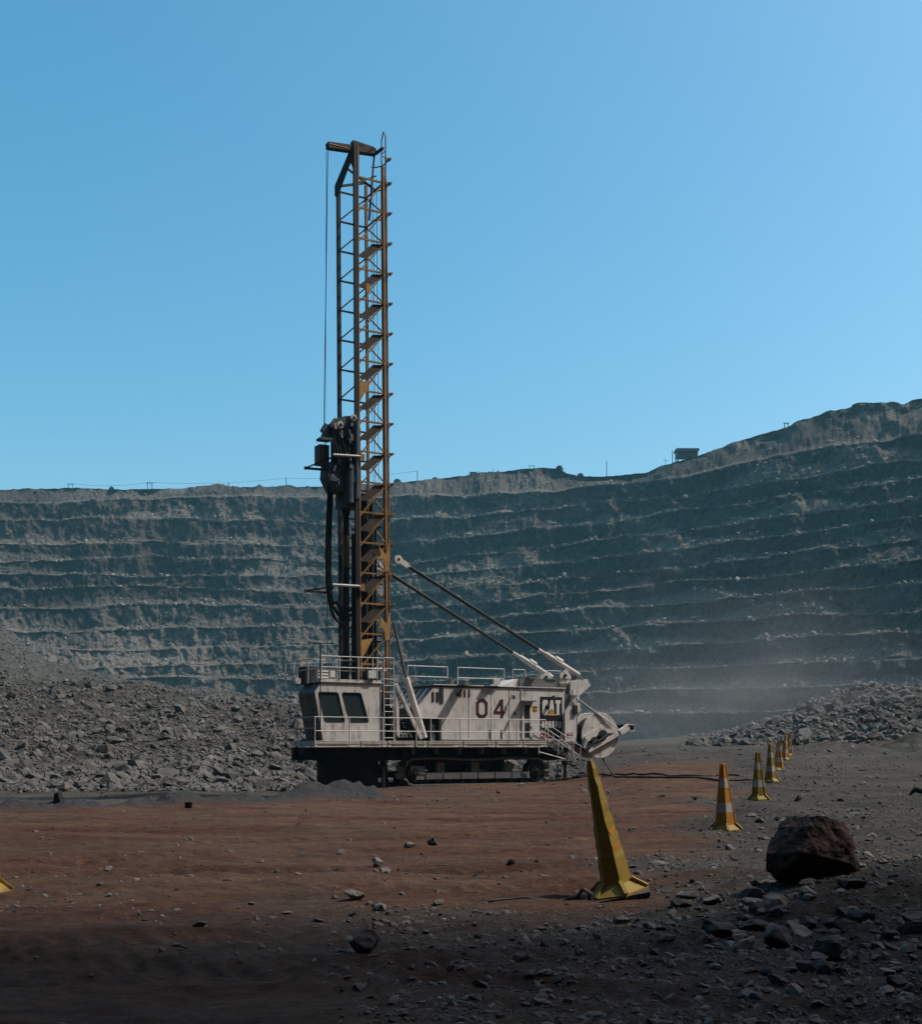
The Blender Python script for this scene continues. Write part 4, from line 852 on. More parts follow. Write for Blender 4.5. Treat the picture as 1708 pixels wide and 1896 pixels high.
mast = b.build('mast', [M['mastshade'], M['mast']], rig)
for i, z in enumerate(levels[:15]):
    if i < 2: continue
    z2 = z-1.42; b = MB(); a = sf(z2)+.13; e = sr(z)-.03
    b.plate([(a, z-.83), (a, z-.86), (a+.45, z-.88), (e, z-.13), (e, z-.04), (a+.77, z-.12)], [], TN+.04, TN+.07); b.plate([(a+.45, z-.90), (e, z-.15), (e, z-.18), (a+.45, z-.94)], [], TN-.03, TN+.035, 1)
    b.build('brace_plate', [M['plate'], M['mast']], mast)
# yellow gussets
for z, fr_ in ((10.6, 'r'), (7.35, 'r'), (18.35, 'f'), (6.3, 'f')):
    b = MB()
    if fr_ == 'r': s_ = sr(z); b.plate([(s_-.42, z+.5), (s_-.05, z+.12), (s_+.12, z+.75), (s_+.16, z), (s_+.1, z-.62), (s_-.1, z-.7), (s_-.16, z-.12), (s_-.5, z-.1), (s_-.3, z+.1)], [], TN-.09, TN-.065)
    else: s_ = sf(z)+.15; b.plate([(s_, z+.35), (s_+.62, z+.45), (s_+.3, z-.1), (s_, z-.6)], [], TN-.09, TN-.065)
    b.build('gusset', M['yellow'], mast)
b = MB(); s_, z_ = S_of(681, 533, 1.8); b.box((s_-.08, 1.78, z_-.26), (s_+.12, 1.81, z_+.2))
b.build('gusset', M['yellow'], mast)
# ladder with safety cage on the rear face
b = MB(); lt_ = (TN+.0, TN+.42)
for t in lt_: post_fn = [ (sr(z)+.13, t, z) for z in (ZB, 29.2) ]; b.tube([post_fn[0], post_fn[1]], .035, 6)
z = 2.2
while z < 29.3: b.tube([(sr(z)+.13, lt_[0], z), (sr(z)+.13, lt_[1], z)], .018, 5); z += .3
b.tube([(sr(29)+.13, lt_[0], 29.2), (sr(29)+.13, lt_[0], 30.5), (sr(29)+.13, (lt_[0]+lt_[1])/2, 30.8), (sr(29)+.13, lt_[1], 30.5), (sr(29)+.13, lt_[1], 29.2)], .03, 6); b.tube([(sr(29)+.13, lt_[0], 29.8), (sr(29)+.13, lt_[1], 29.8)], .02, 5)
lad = b.build('mast_ladder', M['mast'], rig)
b = MB(); cc = []
for z in [29.4]+levels[:16]:
    zc_ = z+.22; c0 = (sr(z)+.1, 2.75); hoop = [(c0[0]+.42*math.sin(a)*1.0, c0[1]-.62*math.cos(a), zc_) for a in np.linspace(0, math.pi, 13)]; b.tube(hoop, .03, 5)
    b.bar((sr(z)+.1, TN-.02, z), (sr(z)+.36, TN-.05, z+.04), .08, .1); b.bar((sr(z)+.12, TN-.02, z-.22), (sr(z)+.34, TN-.05, z+.02), .04); b.tube([(sr(z)+.34, TN-.14, z+.03), (sr(z)+.34, TN+.1, z+.03)], .06, 8)
for a in np.linspace(.3, math.pi-.1, 7): b.tube([(sr(6)+.1+.42*math.sin(a), 2.75-.62*math.cos(a), 7), (sr(28.6)+.1+.42*math.sin(a), 2.75-.62*math.cos(a), 28.6)], .013, 4)
b.build('ladder_cage', M['mast'], lad)
# crown
b = MB(); zc = 28.9; z3 = lambda px, py, t: S_of(px, py, t)
b.plate([(sf(29)-.1, 29.75), (sf(29)+.2, 29.75), (sf(29)+.2, 28.2), (sf(29)-.1, 28.2)], [], TN-.03, TN-.005)
# sloping side plate from the far front post up to the near post
A = Vector((sf(28)-.02, TF+.12, 28.45)); B_ = Vector((sf(29)-.05, TN, 29.75)); 
b.add([(sf(28)-.14, TF+.12, 28.55), (sf(28)-.14, TF+.12, 28.05), (sf(28)-.14, TF-.12, 27.9), (sf(28)-.14, TN+.45, 28.85), (sf(28)-.14, TN+.2, 28.95), (sf(28)-.14, TN, 28.6), (sf(28)-.14, TN-.02, 29.75),
       (sf(28)-.09, TF+.12, 28.55), (sf(28)-.09, TF+.12, 28.05), (sf(28)-.09, TF-.12, 27.9), (sf(28)-.09, TN+.45, 28.85), (sf(28)-.09, TN+.2, 28.95), (sf(28)-.09, TN, 28.6), (sf(28)-.09, TN-.02, 29.75)],
      [(0,1,2,3,4,5,6), (13,12,11,10,9,8,7)]+[(i, (i+1) % 7, 7+(i+1) % 7, 7+i) for i in range(7)])
b.bar((sf(28), TF, 28.5), (sr(28), TF, 29.0), .1, .1); b.bar((sf(28), 2.7, 28.9), (sr(28), 2.7, 28.2), .08); b.bar((sf(27), TN, 27.9), (sr(28), TN+.8, 28.9), .07)
crown = b.build('crown', M['plate'], rig)
b = MB(); p0 = P_(606, 270, 2.6); p1 = P_(694, 286, 2.6); b.bar(p0, (p1[0], 2.6, p1[2]+.1), .34, .27); b.bar((p1[0]-1.2, 2.6, p1[2]+.28), (p1[0]-.1, 2.6, p1[2]+.22), .3, .12); b.tube([(p0[0], 2.32, p0[2]-.03), (p0[0]+.9, 2.32, p0[2]-.03)], .04, 6, 1); b.bar((p1[0], 2.6, p1[2]), (sr(28), TN, p1[2]+.05), .12, .1)
b.bar((p1[0]-.02, 2.6, p1[2]), (p1[0]-.3, 2.6, p1[2]-3.2), .07, .07); b.build('crown_beam', [M['plate'], M['mast']], crown)
b = MB()
pc0 = P_(607, 280, 2.6); b.tube([pc0, P_(600, 790, 2.2), P_(607, 900, 2.2)], .022, 5); b.tube([P_(604, 282, 2.9), P_(603, 790, 2.3), P_(611, 900, 2.3)], .010, 5)
for q in range(5): t = 2.1+q*.25; b.tube([(sr(28)-.25-.04*q, t, 28.5), (sr(7)-.25-.04*q, t, 6.5)], .010, 4)
b.tube([(sf(20)+.75, 2.2, 20.4), (sf(20)+.75, 2.2, 22.6)], .03, 5)
b.build('hoist_cable', M['dark'], mast)
# pipe rack and dark columns inside the lower mast
b = MB()
for s_, t_, r_, z_ in ((3.75, 2.9, .14, 13.7), (4.05, 2.7, .10, 13.3), (3.55, 2.2, .09, 12.2), (4.0, 2.1, .07, 12.6), (3.4, 3.2, .12, 11.8)): b.tube([(s_, t_, DK), (s_, t_, z_)], r_, 12)
for z_ in (6.6, 9.3, 12.0): b.box((3.3, 2.0, z_), (4.3, 3.3, z_+.06))
b.build('pipe_rack', M['dark'], mast)
b = MB()
for q in range(3): b.tube([(3.3+.1*q, 2.15, 13.2), (3.5+.12*q, 2.0, 11+.5*q), (3.25+.1*q, 2.2, 9), (3.5, 2.3, 7.2), (3.4+.2*q, 2.4, 6)], .05, 6)
b.build('mast_hose', M['black'], mast)
# --- rotary head
b = MB(); t0, t1 = 2.05, 3.35
def poly(L_, t=2.0): return [S_of(x, y, t) for x, y in L_]
b.plate(poly([(640, 770), (618, 776), (598, 800), (594, 812), (610, 814), (628, 832), (660, 836), (664, 770)]), [], 2.0, 2.08)
b.plate(poly([(640, 770), (618, 776), (600, 800), (610, 812), (628, 832), (660, 836), (664, 770)], 2.9), [], 2.9, 3.0)
b.box((sf(17)-.55, 2.08, 14.7), (sf(17)+.3, 3.3, 16.6)); b.box((sf(15)-.45, 2.15, 12.9), (sf(15)+.35, 3.3, 14.6))
b.plate(poly([(612, 855), (664, 855), (664, 905), (640, 908), (622, 906), (610, 880)], 2.1), [], 2.1, 3.2)
for s_, t_, za, zb, r_ in ((2.35, 2.3, 14.2, 15.9, .24), (2.35, 3.0, 14.3, 16.2, .24), (2.9, 1.85, 13.2, 16.8, .12), (2.6, 1.95, 13.0, 14.4, .2), (3.05, 2.05, 12.9, 15.2, .16)): b.tube([(s_, t_, za), (s_, t_, zb)], r_, 14); b.tube([(s_, t_, zb), (s_, t_, zb+.12)], r_*.7, 12)
hd = b.build('rotary_head', M['head'], rig)
b = MB(); b.bar(P_(597, 812, 2.0), P_(620, 776, 2.0), .08, .12); b.bar(P_(590, 813, 2.0), P_(612, 815, 2.0), .5, .12); b.tube([P_(598, 800, 2.3), P_(606, 788, 2.3)], .16, 10); b.bar(P_(622, 772, 1.98), P_(602, 803, 1.98), .02, .05, 1); b.build('head_guard', [M['head'], M['rail']], hd)
b = MB(); b.box((S_of(592, 840, 2.6)[0], 2.6, S_of(592, 858, 2.6)[1]), (S_of(610, 840, 2.6)[0], 3.2, S_of(592, 822, 2.6)[1])); b.build('control_box', M['grey'], hd)
for px, py in ((656, 773), (631, 786), (656, 870)):
    c = P_(px, py, 1.8); b = MB(); b.tube([(c[0], 1.82, c[2]), (c[0], 2.0, c[2])], .16, 16); b.tube([(c[0], 1.79, c[2]), (c[0], 1.82, c[2])], .07, 12, 1); b.build('motor_cap', [M['rail'], M['black']], hd)
rh = random.Random(4)
for q in range(26):
    px, py = rh.uniform(608, 658), rh.uniform(785, 898); c = P_(px, py, 1.9); L_ = rh.uniform(.15, .5); b = MB()
    if rh.random() < .5: b.tube([(c[0], rh.uniform(1.78, 1.95), c[2]), (c[0]+rh.uniform(-.1, .1), rh.uniform(1.78, 1.95), c[2]+L_)], rh.uniform(.04, .1), 8); b.build('pipe_fitting', M['head' if q % 3 else 'grey'], hd)
    else: b.box((c[0], rh.uniform(1.78, 1.92), c[2]), (c[0]+rh.uniform(.1, .3), 2.05, c[2]+rh.uniform(.06, .3))); b.build('valve_block', M['head' if q % 3 else 'grey'], hd)
b = MB()
for q in range(9):
    a = P_(612+q*6, 800+7*(q % 3), 1.95); e = P_(618+q*5, 880-9*(q % 4), 1.95); b.tube([a, ((a[0]+e[0])/2+.1, 1.85, (a[2]+e[2])/2), e], .035, 6)
b.build('head_hose', M['black'], hd)
b = MB(); zc = S_of(640, 905, 2.7)[1]; sp = S_of(641, 920, 2.7)[0]
b.tube([(sp, 2.7, zc+.1), (sp, 2.7, zc-.35), (sp, 2.7, zc-.65), (sp, 2.7, zc-1.0)], [.42, .40, .24, .2], 20); b.build('spindle', mat('spindle_dirty', (0.09, 0.075, 0.055), .8, var=.4), hd)
b = MB(); zz = [zc-1.0, zc-1.2, zc-1.25, zc-2.2]; sp2 = S_of(642, 1100, 2.7)[0]
b.tube([(sp, 2.7, zc-.9), (sp, 2.7, 3.0)], .15, 16); b.tube([(sp, 2.7, zc-.9), (sp, 2.7, zc-1.2)], .19, 16)
b.tube([(sp, 2.7, 10.1), (sp, 2.7, 11.6)], .155, 16, 1)
b.build('drill_pipe', [M['dark'], mat('pipe_yellow', (0.16, 0.12, 0.02), .5, var=.3)], rig)
# hanging hose loops
b = MB()
for q, (xx, dep) in enumerate(((606, 1150), (609, 1140), (612, 1128))):
    t = 2.6+q*.14
    pts = [P_(xx+5, 872, t), P_(xx+1, 950, t), P_(xx-1, 1030, t), P_(xx, 1085, t), P_(xx+4, 1115, t), P_(xx+11, dep-12, t), P_(xx+20, dep, t), P_(xx+30, dep+4, t), P_(xx+42, dep-2, t)]
    fine = []
    for i in range(len(pts)-1):
        p, a, e, n_ = [Vector(pts[min(max(j, 0), len(pts)-1)]) for j in (i-1, i, i+1, i+2)]
        for k in np.linspace(0, 1, 6)[:-1]: fine.append(.5*((2*a)+(-p+e)*k+(2*p-5*a+4*e-n_)*k*k+(-p+3*a-3*e+n_)*k**3))
    fine.append(Vector(pts[-1])); b.tube(fine, .075, 8)
b.tube([P_(606, 1090, 2.0), P_(606, 1215, 2.0)], .015, 5)
b.build('hanging_hose', M['black'], rig)
# pipe guide arms
for y0 in (0, 240.5):
    b = MB(); x0 = 617 if y0 == 0 else 616
    b.tube([P_(x0, 842+y0, 1.75), P_(668, 845+y0, 1.75)], .06, 8, 1); b.box((P_(666, 0, 1.75)[0], 1.7, P_(666, 853+y0, 1.75)[2]), (P_(675, 0, 1.75)[0], 1.85, P_(666, 840+y0, 1.75)[2]), 2)
    b.bar(P_(567, 867+y0*.946, 2.6), P_(618, 871+y0*.946, 2.6), .08, .1); b.bar(P_(567, 866+y0*.946, 2.6), P_(x0, 846+y0, 1.9), .05, .06); b.bar(P_(612, 868+y0*.946, 2.6), P_(618, 846+y0, 1.9), .05); b.bar(P_(567, 867+y0*.946, 2.6), P_(564, 866+y0*.946, 2.6), .1, .14)
    b.build('pipe_guide_arm', [M['dark'], M['rail'], M['mast']], mast)
# --- mast struts
for nm, (p, q, e0, e1) in enumerate(((P_(737, 1036, 1.85), P_(1072, 1250, 1.95), P_(735, 1036, 1.85), 0), (P_(700, 1048, 3.55), P_(1022, 1254, 3.7), 0, 0))):
    p, q = Vector(p), Vector(q); d = q-p
    b = MB(); b.tube([p+d*.06, p+d*.76], .085, 12); st = b.build('mast_strut', M['black'], rig)
    b = MB(); b.tube([p+d*.045, p+d*.15], .06, 10); b.build('strut_rod', M['rail'], st); b = MB(); b.tube([p+d*.76, p+d*.80, p+d*.81, q], [.08, .08, .13, .13], 14); b.tube([p+d*.86+Vector((0, 0, .12)), p+d*.9+Vector((0, 0, .12))], .13, 10); b.build('strut_sleeve', W, st)
    b = MB(); pr = Vector((0, .1, 0)); b.tube([p-pr, p+pr], .2, 16); b.bar(p, p+d*.05, .12, .26); b.tube([p-pr*1.15, p+pr*1.15], .07, 10, 1); b.build('strut_eye', [W, M['black']], st)
# --- operator in the cab (own object)
def skin_person():
    J = {'pel': (0, 0, .0, .15), 'wai': (0.02, 0, .2, .13), 'che': (.0, 0, .42, .15), 'nec': (-.02, 0, .58, .055), 'hd0': (-.04, 0, .66, .075), 'hd1': (-.045, 0, .76, .092), 'hd2': (-.035, 0, .84, .07),
         'shL': (0, -.19, .52, .06), 'elL': (-.14, -.26, .26, .045), 'wrL': (-.40, -.27, .22, .03), 'paL': (-.47, -.27, .22, .03), 'shR': (0, .19, .52, .06), 'elR': (-.12, .26, .27, .045), 'wrR': (-.36, .2, .25, .03), 'paR': (-.43, .2, .25, .03),
         'hiL': (-.03, -.1, -.03, .09), 'knL': (-.45, -.13, .0, .065), 'anL': (-.5, -.13, -.42, .04), 'toL': (-.64, -.13, -.46, .035), 'hiR': (-.03, .1, -.03, .09), 'knR': (-.45, .13, .0, .065), 'anR': (-.5, .13, -.42, .04), 'toR': (-.64, .13, -.46, .035)}
    E_ = [('pel','wai'),('wai','che'),('che','nec'),('nec','hd0'),('hd0','hd1'),('hd1','hd2'),('che','shL'),('shL','elL'),('elL','wrL'),('wrL','paL'),('che','shR'),('shR','elR'),('elR','wrR'),('wrR','paR'),('pel','hiL'),('hiL','knL'),('knL','anL'),('anL','toL'),('pel','hiR'),('hiR','knR'),('knR','anR'),('anR','toR')]
    for sd__, y in (('L', -.27), ('R', .2)):
        zz = .22 if sd__ == 'L' else .25; xx = -.47 if sd__ == 'L' else -.43
        for k, dy in enumerate((-.03, -.01, .01, .03)):
            J[f'f{sd__}{k}'] = (xx-.05, y+dy, zz+.005, .009); J[f'g{sd__}{k}'] = (xx-.085+.006*abs(k-1.5), y+dy*1.1, zz-.015, .008); E_ += [(f'pa{sd__}', f'f{sd__}{k}'), (f'f{sd__}{k}', f'g{sd__}{k}')]
        sg = 1 if sd__ == 'L' else -1; J[f't{sd__}'] = (xx-.01, y+.045*sg, zz, .01); J[f'u{sd__}'] = (xx-.045, y+.06*sg, zz-.005, .009); E_ += [(f'pa{sd__}', f't{sd__}'), (f't{sd__}', f'u{sd__}')]
    keys = list(J); me = bpy.data.meshes.new('person'); me.from_pydata([J[k][:3] for k in keys], [(keys.index(a), keys.index(c)) for a, c in E_], [])
    o = bpy.data.objects.new('person', me); C.objects.link(o); md = o.modifiers.new('skin', 'SKIN')
    me.skin_vertices.new() if not me.skin_vertices else None
    for i, k in enumerate(keys): me.skin_vertices[0].data[i].radius = (J[k][3],)*2
    me.skin_vertices[0].data[0].use_root = True
    s_ = o.modifiers.new('sub', 'SUBSURF'); s_.levels = 1; s_.render_levels = 1
    me.materials.append(M['skin']); return o
per = skin_person(); ploc = rig.matrix_basis @ Vector((2.02, 1.2, 2.62)); per.location = (RX+2.05*ca-1.15*sa, RY+2.05*sa+1.15*ca, 2.62); per.rotation_euler = (0, 0, RA)
tag(per, 'person seated at the controls behind the tinted side window of the rig cab', 'person')
b = MB(); b.tube([(0, 0, -.08), (.02, 0, .2), (0, 0, .44), (-.01, 0, .555)], [.17, .16, .175, .09], 16)
for sg in (-1, 1):
    b.tube([(0, .15*sg, .53), (0, .2*sg, .51), (-.13, .265*sg, .27), (-.28, .26*sg*(1 if sg < 0 else .88), .25)], [.07, .078, .062, .05], 10); b.tube([(-.02, .1*sg, -.02), (-.45, .13*sg, .0), (-.5, .13*sg, -.40)], [.12, .085, .065], 10)
wk = b.build('work_clothes', M['cloth'], per, True)
b = MB(); b.tube([(-.045, 0, .80), (-.045, 0, .85), (-.04, 0, .90), (-.04, 0, .915)], [.115, .112, .07, .01], 14); b.tube([(-.09, 0, .80), (-.09, 0, .812)], .115, 14); b.build('hard_hat', M['lamp'], per, True)

# ------------------------------------------------------------------ cones
def make_cone(h=1.35, mt='coneyel', label='', bands=((.2, .36), (.6, .76)), plain=False, thin=1.0):
    o = thing('traffic_cone', (0, 0, 0), label, 'traffic cone', 0, 'tall striped cones marking the drill pad')
    n = 6; rb, rt = .215*thin*h/1.35, .055*thin*h/1.35; zb = .13
    def ringp(z, r, rot=0): return [(r*math.cos(2*math.pi*i/n+rot), r*math.sin(2*math.pi*i/n+rot), z) for i in range(n)]
    b = MB(); b.plate([(.36*math.cos(2*math.pi*i/n), .36*math.sin(2*math.pi*i/n)) for i in range(n)], [], 0.0, .035, 0, 'z')
    vs = ringp(.035, .335)+ringp(zb, rb); b.add(vs, [(i, (i+1) % n, n+(i+1) % n, n+i) for i in range(n)])
    for i in range(n):
        a = 2*math.pi*i/n; b.bar((.35*math.cos(a), .35*math.sin(a), .04), (rb*math.cos(a), rb*math.sin(a), zb+.03), .04, .03)
    b.build('cone_base', M['coneyel'], o)
    cuts = [0]+([] if plain else [c for bnd in bands for c in bnd])+[.97, 1.0]
    H_ = h-zb; rad_ = lambda q: rb+(rt-rb)*q
    b = MB()
    if plain: cuts = list(np.linspace(0, 1, 15))
    rj = random.Random(9); prev = None
    for j in range(len(cuts)-1):
        q0, q1 = cuts[j], cuts[j+1]; isb = (not plain and j in (1, 3)); tgt = MB() if isb else b; g2 = .002 if isb else 0
        def rg(q):
            p = ringp(zb+H_*q, (rad_(q)+g2)*(1 if q < 1 else .7))
            return [(x+rj.uniform(-.007, .007), y+rj.uniform(-.007, .007), z+rj.uniform(-.006, .006)) for x, y, z in p] if plain and 0 < q < .95 else p
        lo_ = prev if (plain and prev) else rg(q0); hi_ = rg(q1); prev = hi_
        tgt.add(lo_+hi_, [(i, (i+1) % n, n+(i+1) % n, n+i) for i in range(n)])
        if isb: tgt.build('reflective_band', M['conewhite'], o, fixn=False)
    b.add(ringp(h, rt*.7), [tuple(range(n))])
    for i in range(n):
        a = 2*math.pi*i/n
        if not plain: b.bar((rb*math.cos(a), rb*math.sin(a), zb), (rt*math.cos(a), rt*math.sin(a), h-.01), .018, .018)
    b.build('cone_body', M[mt], o, fixn=False)
    return o
CN = [ (1345, 1536, 1413, 'coneor', 'upright orange and white striped cone nearest the boulder', 25),
       (1407, 1480, 1392, 'coneyel', 'olive yellow and white striped cone, third from the camera on the right', 10),
       (1429, 1440, 1371, 'coneyel', 'yellow and white striped cone just left of a plain orange one', 28),
       (1443, 1430, 1374, 'coneor', 'dull orange cone tucked right behind a taller yellow one', 0),
       (1455, 1414, 1368, 'coneor', 'hazy orange and white cone, last but one of the row', 20),
       (1463, 1399, 1358, 'coneor', 'small hazy cone at the far end of the row', 5)]
for px, yb, yt, mt, lb, rz in CN:
    Y = F*1.35/(yb-yt)*.985; X = (px-CXP)/F*Y; z = CAMZ-(yb-HYP)/F*Y
    o = make_cone(1.35, mt, lb); gz = float(ground_z(X, Y)); o.location = (X, Y, gz-.01); o.rotation_euler = (0, math.radians(random.uniform(-3.5, 2.5)), math.radians(rz))
    print('cone', px, 'target z %.2f ground %.2f' % (z, gz))
# leaning battered cone in front
nc = make_cone(1.53, 'coneyel', 'battered plain yellow cone leaning to the left in the foreground', plain=True, thin=0.76)
Yn = 13.9; Xn = (1146-CXP)/F*Yn; nc.location = (Xn, Yn, float(ground_z(Xn, Yn))+.03); nc.rotation_euler = (math.radians(3), math.radians(-12.5), 0)
for ch in nc.children: ch.rotation_euler = (0, 0, math.radians(38))
nc['group'] = 'tall striped cones marking the drill pad'
def cpt(f_, q, lift=.012):      # a point on the leaning cone's faces
    H_ = 1.56-.13; r_ = (.215+(.055-.215)*q)*.76*1.56/1.35*math.cos(math.pi/6)+lift; a = f_; return (r_*math.cos(a), r_*math.sin(a), .13+H_*q)
for f_, q0, q1 in ((math.radians(-90), .40, .44), (math.radians(-90), .27, .29), (math.radians(-30), .36, .40)):
    b = MB(); b.bar(cpt(f_-.4, q0, .006), cpt(f_+.4, q1, .006), .012, .06); b.build('tape_patch', M['coneor'], nc).rotation_euler = (0, 0, math.radians(38))
wb_ = MB(); pv = [(-.36, -.30), (.3, -.38), (.36, .2), (-.3, .26)]; wb_.plate(pv, [], -.03, .015, 0, 'z'); wb_.tube([(-.42, -.3, .03), (-.48, -.3, .12), (-.40, -.3, .19), (-.33, -.3, .12), (-.36, -.3, .03)], .028, 8)
mt_ = wb_.build('cone_mat', M['rockdark'], nc)
# cone at the left frame edge: only its base shows
lc = make_cone(1.35, 'coneyel', 'yellow cone cut off by the left edge of the view, only its base showing'); xe, ye = px2ground(-44, 1656); lc.location = (xe-.05, ye+.25, float(ground_z(xe, ye))); lc.rotation_euler = (0, 0, .3)

# ------------------------------------------------------------------ trailing cable on the ground
x0, y0 = RX+(RC[0]+.55)*ca-1.2*sa, RY+(RC[0]+.55)*sa+1.2*ca
pts = [(x0, y0, 1.25), (x0+.1, y0-.3, .9)]
def gp(px, py): X, Y = px2ground(px, py); return X, Y
for px, py in ((1140, 1438), (1150, 1440), (1180, 1440), (1230, 1441), (1290, 1442), (1340, 1444), (1395, 1446)):
    X, Y = gp(px, py); pts.append((X, Y, float(ground_z(X, Y))+.03))
b = MB(); fine = []
for i in range(len(pts)-1):
    for k in range(6): a, e = Vector(pts[i]), Vector(pts[i+1]); fine.append(a.lerp(e, k/6))
fine.append(Vector(pts[-1])); fine = [Vector((p.x, p.y, max(p.z, float(ground_z(p.x, p.y))+.03))) for p in fine]
b.tube(fine, .04, 6); tag(b.build('trailing_cable', M['cable'], None, True), 'dark cable hanging from the reel and trailing right across the red dirt', 'cable')
pts = [gp(*p) for p in ((1048, 1437), (1100, 1436), (1160, 1436), (1240, 1436), (1320, 1437), (1380, 1439))]; b = MB()
b.tube([(X, Y, float(ground_z(X, Y))+.04) for X, Y in [((a[0]*(6-k)+c[0]*k)/6, (a[1]*(6-k)+c[1]*k)/6) for a, c in zip(pts[:-1], pts[1:]) for k in range(6)]], .04, 6)
tag(b.build('trailing_cable', M['cable'], None, True), 'second dark cable on the ground just beyond the one from the reel', 'cable')
# line painting the leaning cone's shadow, part cord, debris by the left bank
x1, y1 = px2ground(1070, 1663); x2, y2 = px2ground(905, 1672); b = MB()
b.tube([(x1+(x2-x1)*k, y1+(y2-y1)*k+.03*math.sin(k*9), float(ground_z(x1+(x2-x1)*k, y1+(y2-y1)*k))+.012) for k in np.linspace(0, 1, 14)], .012, 5)
tag(b.build('rope_and_shadow', M['black'], None, True), 'thin black line left of the leaning cone, part cord, part painted cone shadow', 'rope_and_shadow')
X, Y = px2ground(90, 1437); o = thing('marker_board', (X, Y, float(ground_z(X, Y))), 'small grey board propped on a block at the foot of the rock heap', 'marker board')
b = MB(); b.bar((-.75, 0, .1), (.25, 0, .42), .3, .06); b.build('board', M['grey'], o); b = MB(); b.plate([(.2, 0), (.55, .0), (.4, .75), (.25, .7)], [], -.2, .2); b.build('prop_block', M['dark'], o)
X, Y = px2ground(349, 1496); o = thing('junction_crate', (X, Y, float(ground_z(X, Y))), 'small black box half buried in the grey cuttings bank', 'box')
b = MB(); b.box((-.09, -.06, -.03), (.09, .06, .14)); b.build('box_body', M['black'], o); b = MB(); b.box((-.1, -.07, .14), (.1, .07, .16)); b.build('lid', M['dark'], o)
X, Y = px2ground(1720, 1474); b = MB(); b.tube([(X-.55, Y, float(ground_z(X, Y))+.02), (X-.4, Y, .2+float(ground_z(X, Y))), (X, Y, .12+float(ground_z(X, Y))), (X+.9, Y+.1, .1+float(ground_z(X, Y)))], [.03, .09, .1, .07], 8)
tag(b.build('rubber_hose', M['black'], None, True), 'thick black rubber hose end at the right edge of the gravel', 'hose')

# ------------------------------------------------------------------ things on the rim
def pole(px, ytop, arms=False, hw=.18, label='', frame=False, wide=1.3):
    p = ridge_pt(px, -1); D = p.y; zt = CAMZ+(HYP-ytop)/F*D; b = MB()
    if frame:
        for s_ in (-wide, wide): b.tube([p+Vector((s_, 0, 0)), Vector((p.x+s_, p.y, zt))], hw, 6)
        b.tube([Vector((p.x-wide*1.5, p.y, zt-.5)), Vector((p.x+wide*1.5, p.y, zt-.5))], hw, 6)
    else: b.tube([p, Vector((p.x, p.y, zt))], hw, 6)
    if arms: b.tube([Vector((p.x-1.5, p.y, zt-.8)), Vector((p.x+1.5, p.y, zt-.8))], hw*.7, 6)
    b.v = [(x-p.x, y-p.y, z-p.z) for x, y, z in b.v]
    o = b.build('utility_pole', M['dark']); o.location = p; tag(o, label, 'utility pole', 'poles along the rim of the pit'); return Vector((p.x, p.y, zt))
T = [pole(130, 895, False, .15, 'low twin post frame on the rim at far left', True), pole(277, 893, False, .2, 'H shaped pole frame on the left rim', True),
     pole(424, 892, False, .15, 'short post on the rim left of the mast'), pole(530, 885, False, .2, 'tall pole on the rim closest to the left of the mast'),
     pole(773, 872, False, .2, 'thin pole on the rim right of the mast'), pole(913, 868, False, .15, 'short post on the rising middle rim'),
     pole(985, 861, False, .14, 'small low frame on top of the middle hill', True), pole(1124, 853, False, .2, 'tall lone pole in the dip of the rim'),
     pole(1233, 850, True, .12, 'short pole with crossarm left of the hilltop shelter'), pole(1246, 834, False, .22, 'post standing right beside the hilltop shelter'), pole(1457, 782, False, .2, 'small twin posts high on the right ridge', True, .9)]
for i, (a, c) in enumerate(((0, 1), (1, 3), (3, 4))):
    b = MB(); p, q = T[a], T[c]
    b.tube([p.lerp(q, k)+Vector((0, 0, -4.5*k*(1-k)*1.6)) for k in np.linspace(0, 1, 14)], .07, 4)
    tag(b.build('power_line', M['dark']), ('power line sagging between the two frames on the left rim', 'power line from the H frame to the tall pole left of the mast', 'power line passing behind the mast between two rim poles')[i], 'power line', 'power lines over the rim')
p = ridge_pt(1272, -1); k = p.y/F
o = thing('shelter', p, 'raised dark shelter with a flat roof on the hilltop right of centre', 'shelter')
z0 = (846-856)*-k*0+1; b = MB(); wv = 19*k; zt = CAMZ+(HYP-833)*k-p.z; b.box((-wv-.6, -4, zt-1.2), (wv+.6, 4, zt)); b.build('roof', M['hut'], o)
b = MB(); b.box((-wv, -3.5, zt-4.3), (wv, 3.5, zt-1.2)); b.box((-wv+.2, -3.55, zt-3.9), (wv-.2, -3.5, zt-1.6), 1); b.build('body', [M['hut'], M['dark']], o)
for s_ in (-wv+.4, -wv*.3, wv*.4, wv-.4):
    for t in (-3, 3): b = MB(); b.bar((s_, t, -4), (s_, t, zt-4.3), .5); b.build('leg', M['hut'], o)
def bush(px, wpx, hpx, label):
    p = ridge_pt(px, -.5); k = p.y/F; n = 260; o = thing('bush', p, label, 'bush', 0, 'bushes on the rim')
    th = RNG.uniform(0, 2*math.pi, n); r = RNG.uniform(0, 1, n)**.5; zz = RNG.uniform(0, 1, n); b = MB()
    for i in range(n):
        rr_ = wpx*k/2*r[i]*math.sqrt(max(1-zz[i]**2, .05)); c = Vector((rr_*math.cos(th[i]), rr_*math.sin(th[i])*.8, zz[i]*hpx*k)); a = Vector(RNG.normal(0, .45, 3)); e = Vector(RNG.normal(0, .45, 3)); b.add([c-a, c+e, c+a, c-e], [(0, 1, 2, 3)])
    b.build('crown', M['bush'], o, fixn=False); b = MB(); b.tube([(0, 0, -1), (0, 0, hpx*k*.6)], [.3, .12], 6); b.build('trunk', M['plate'], o)
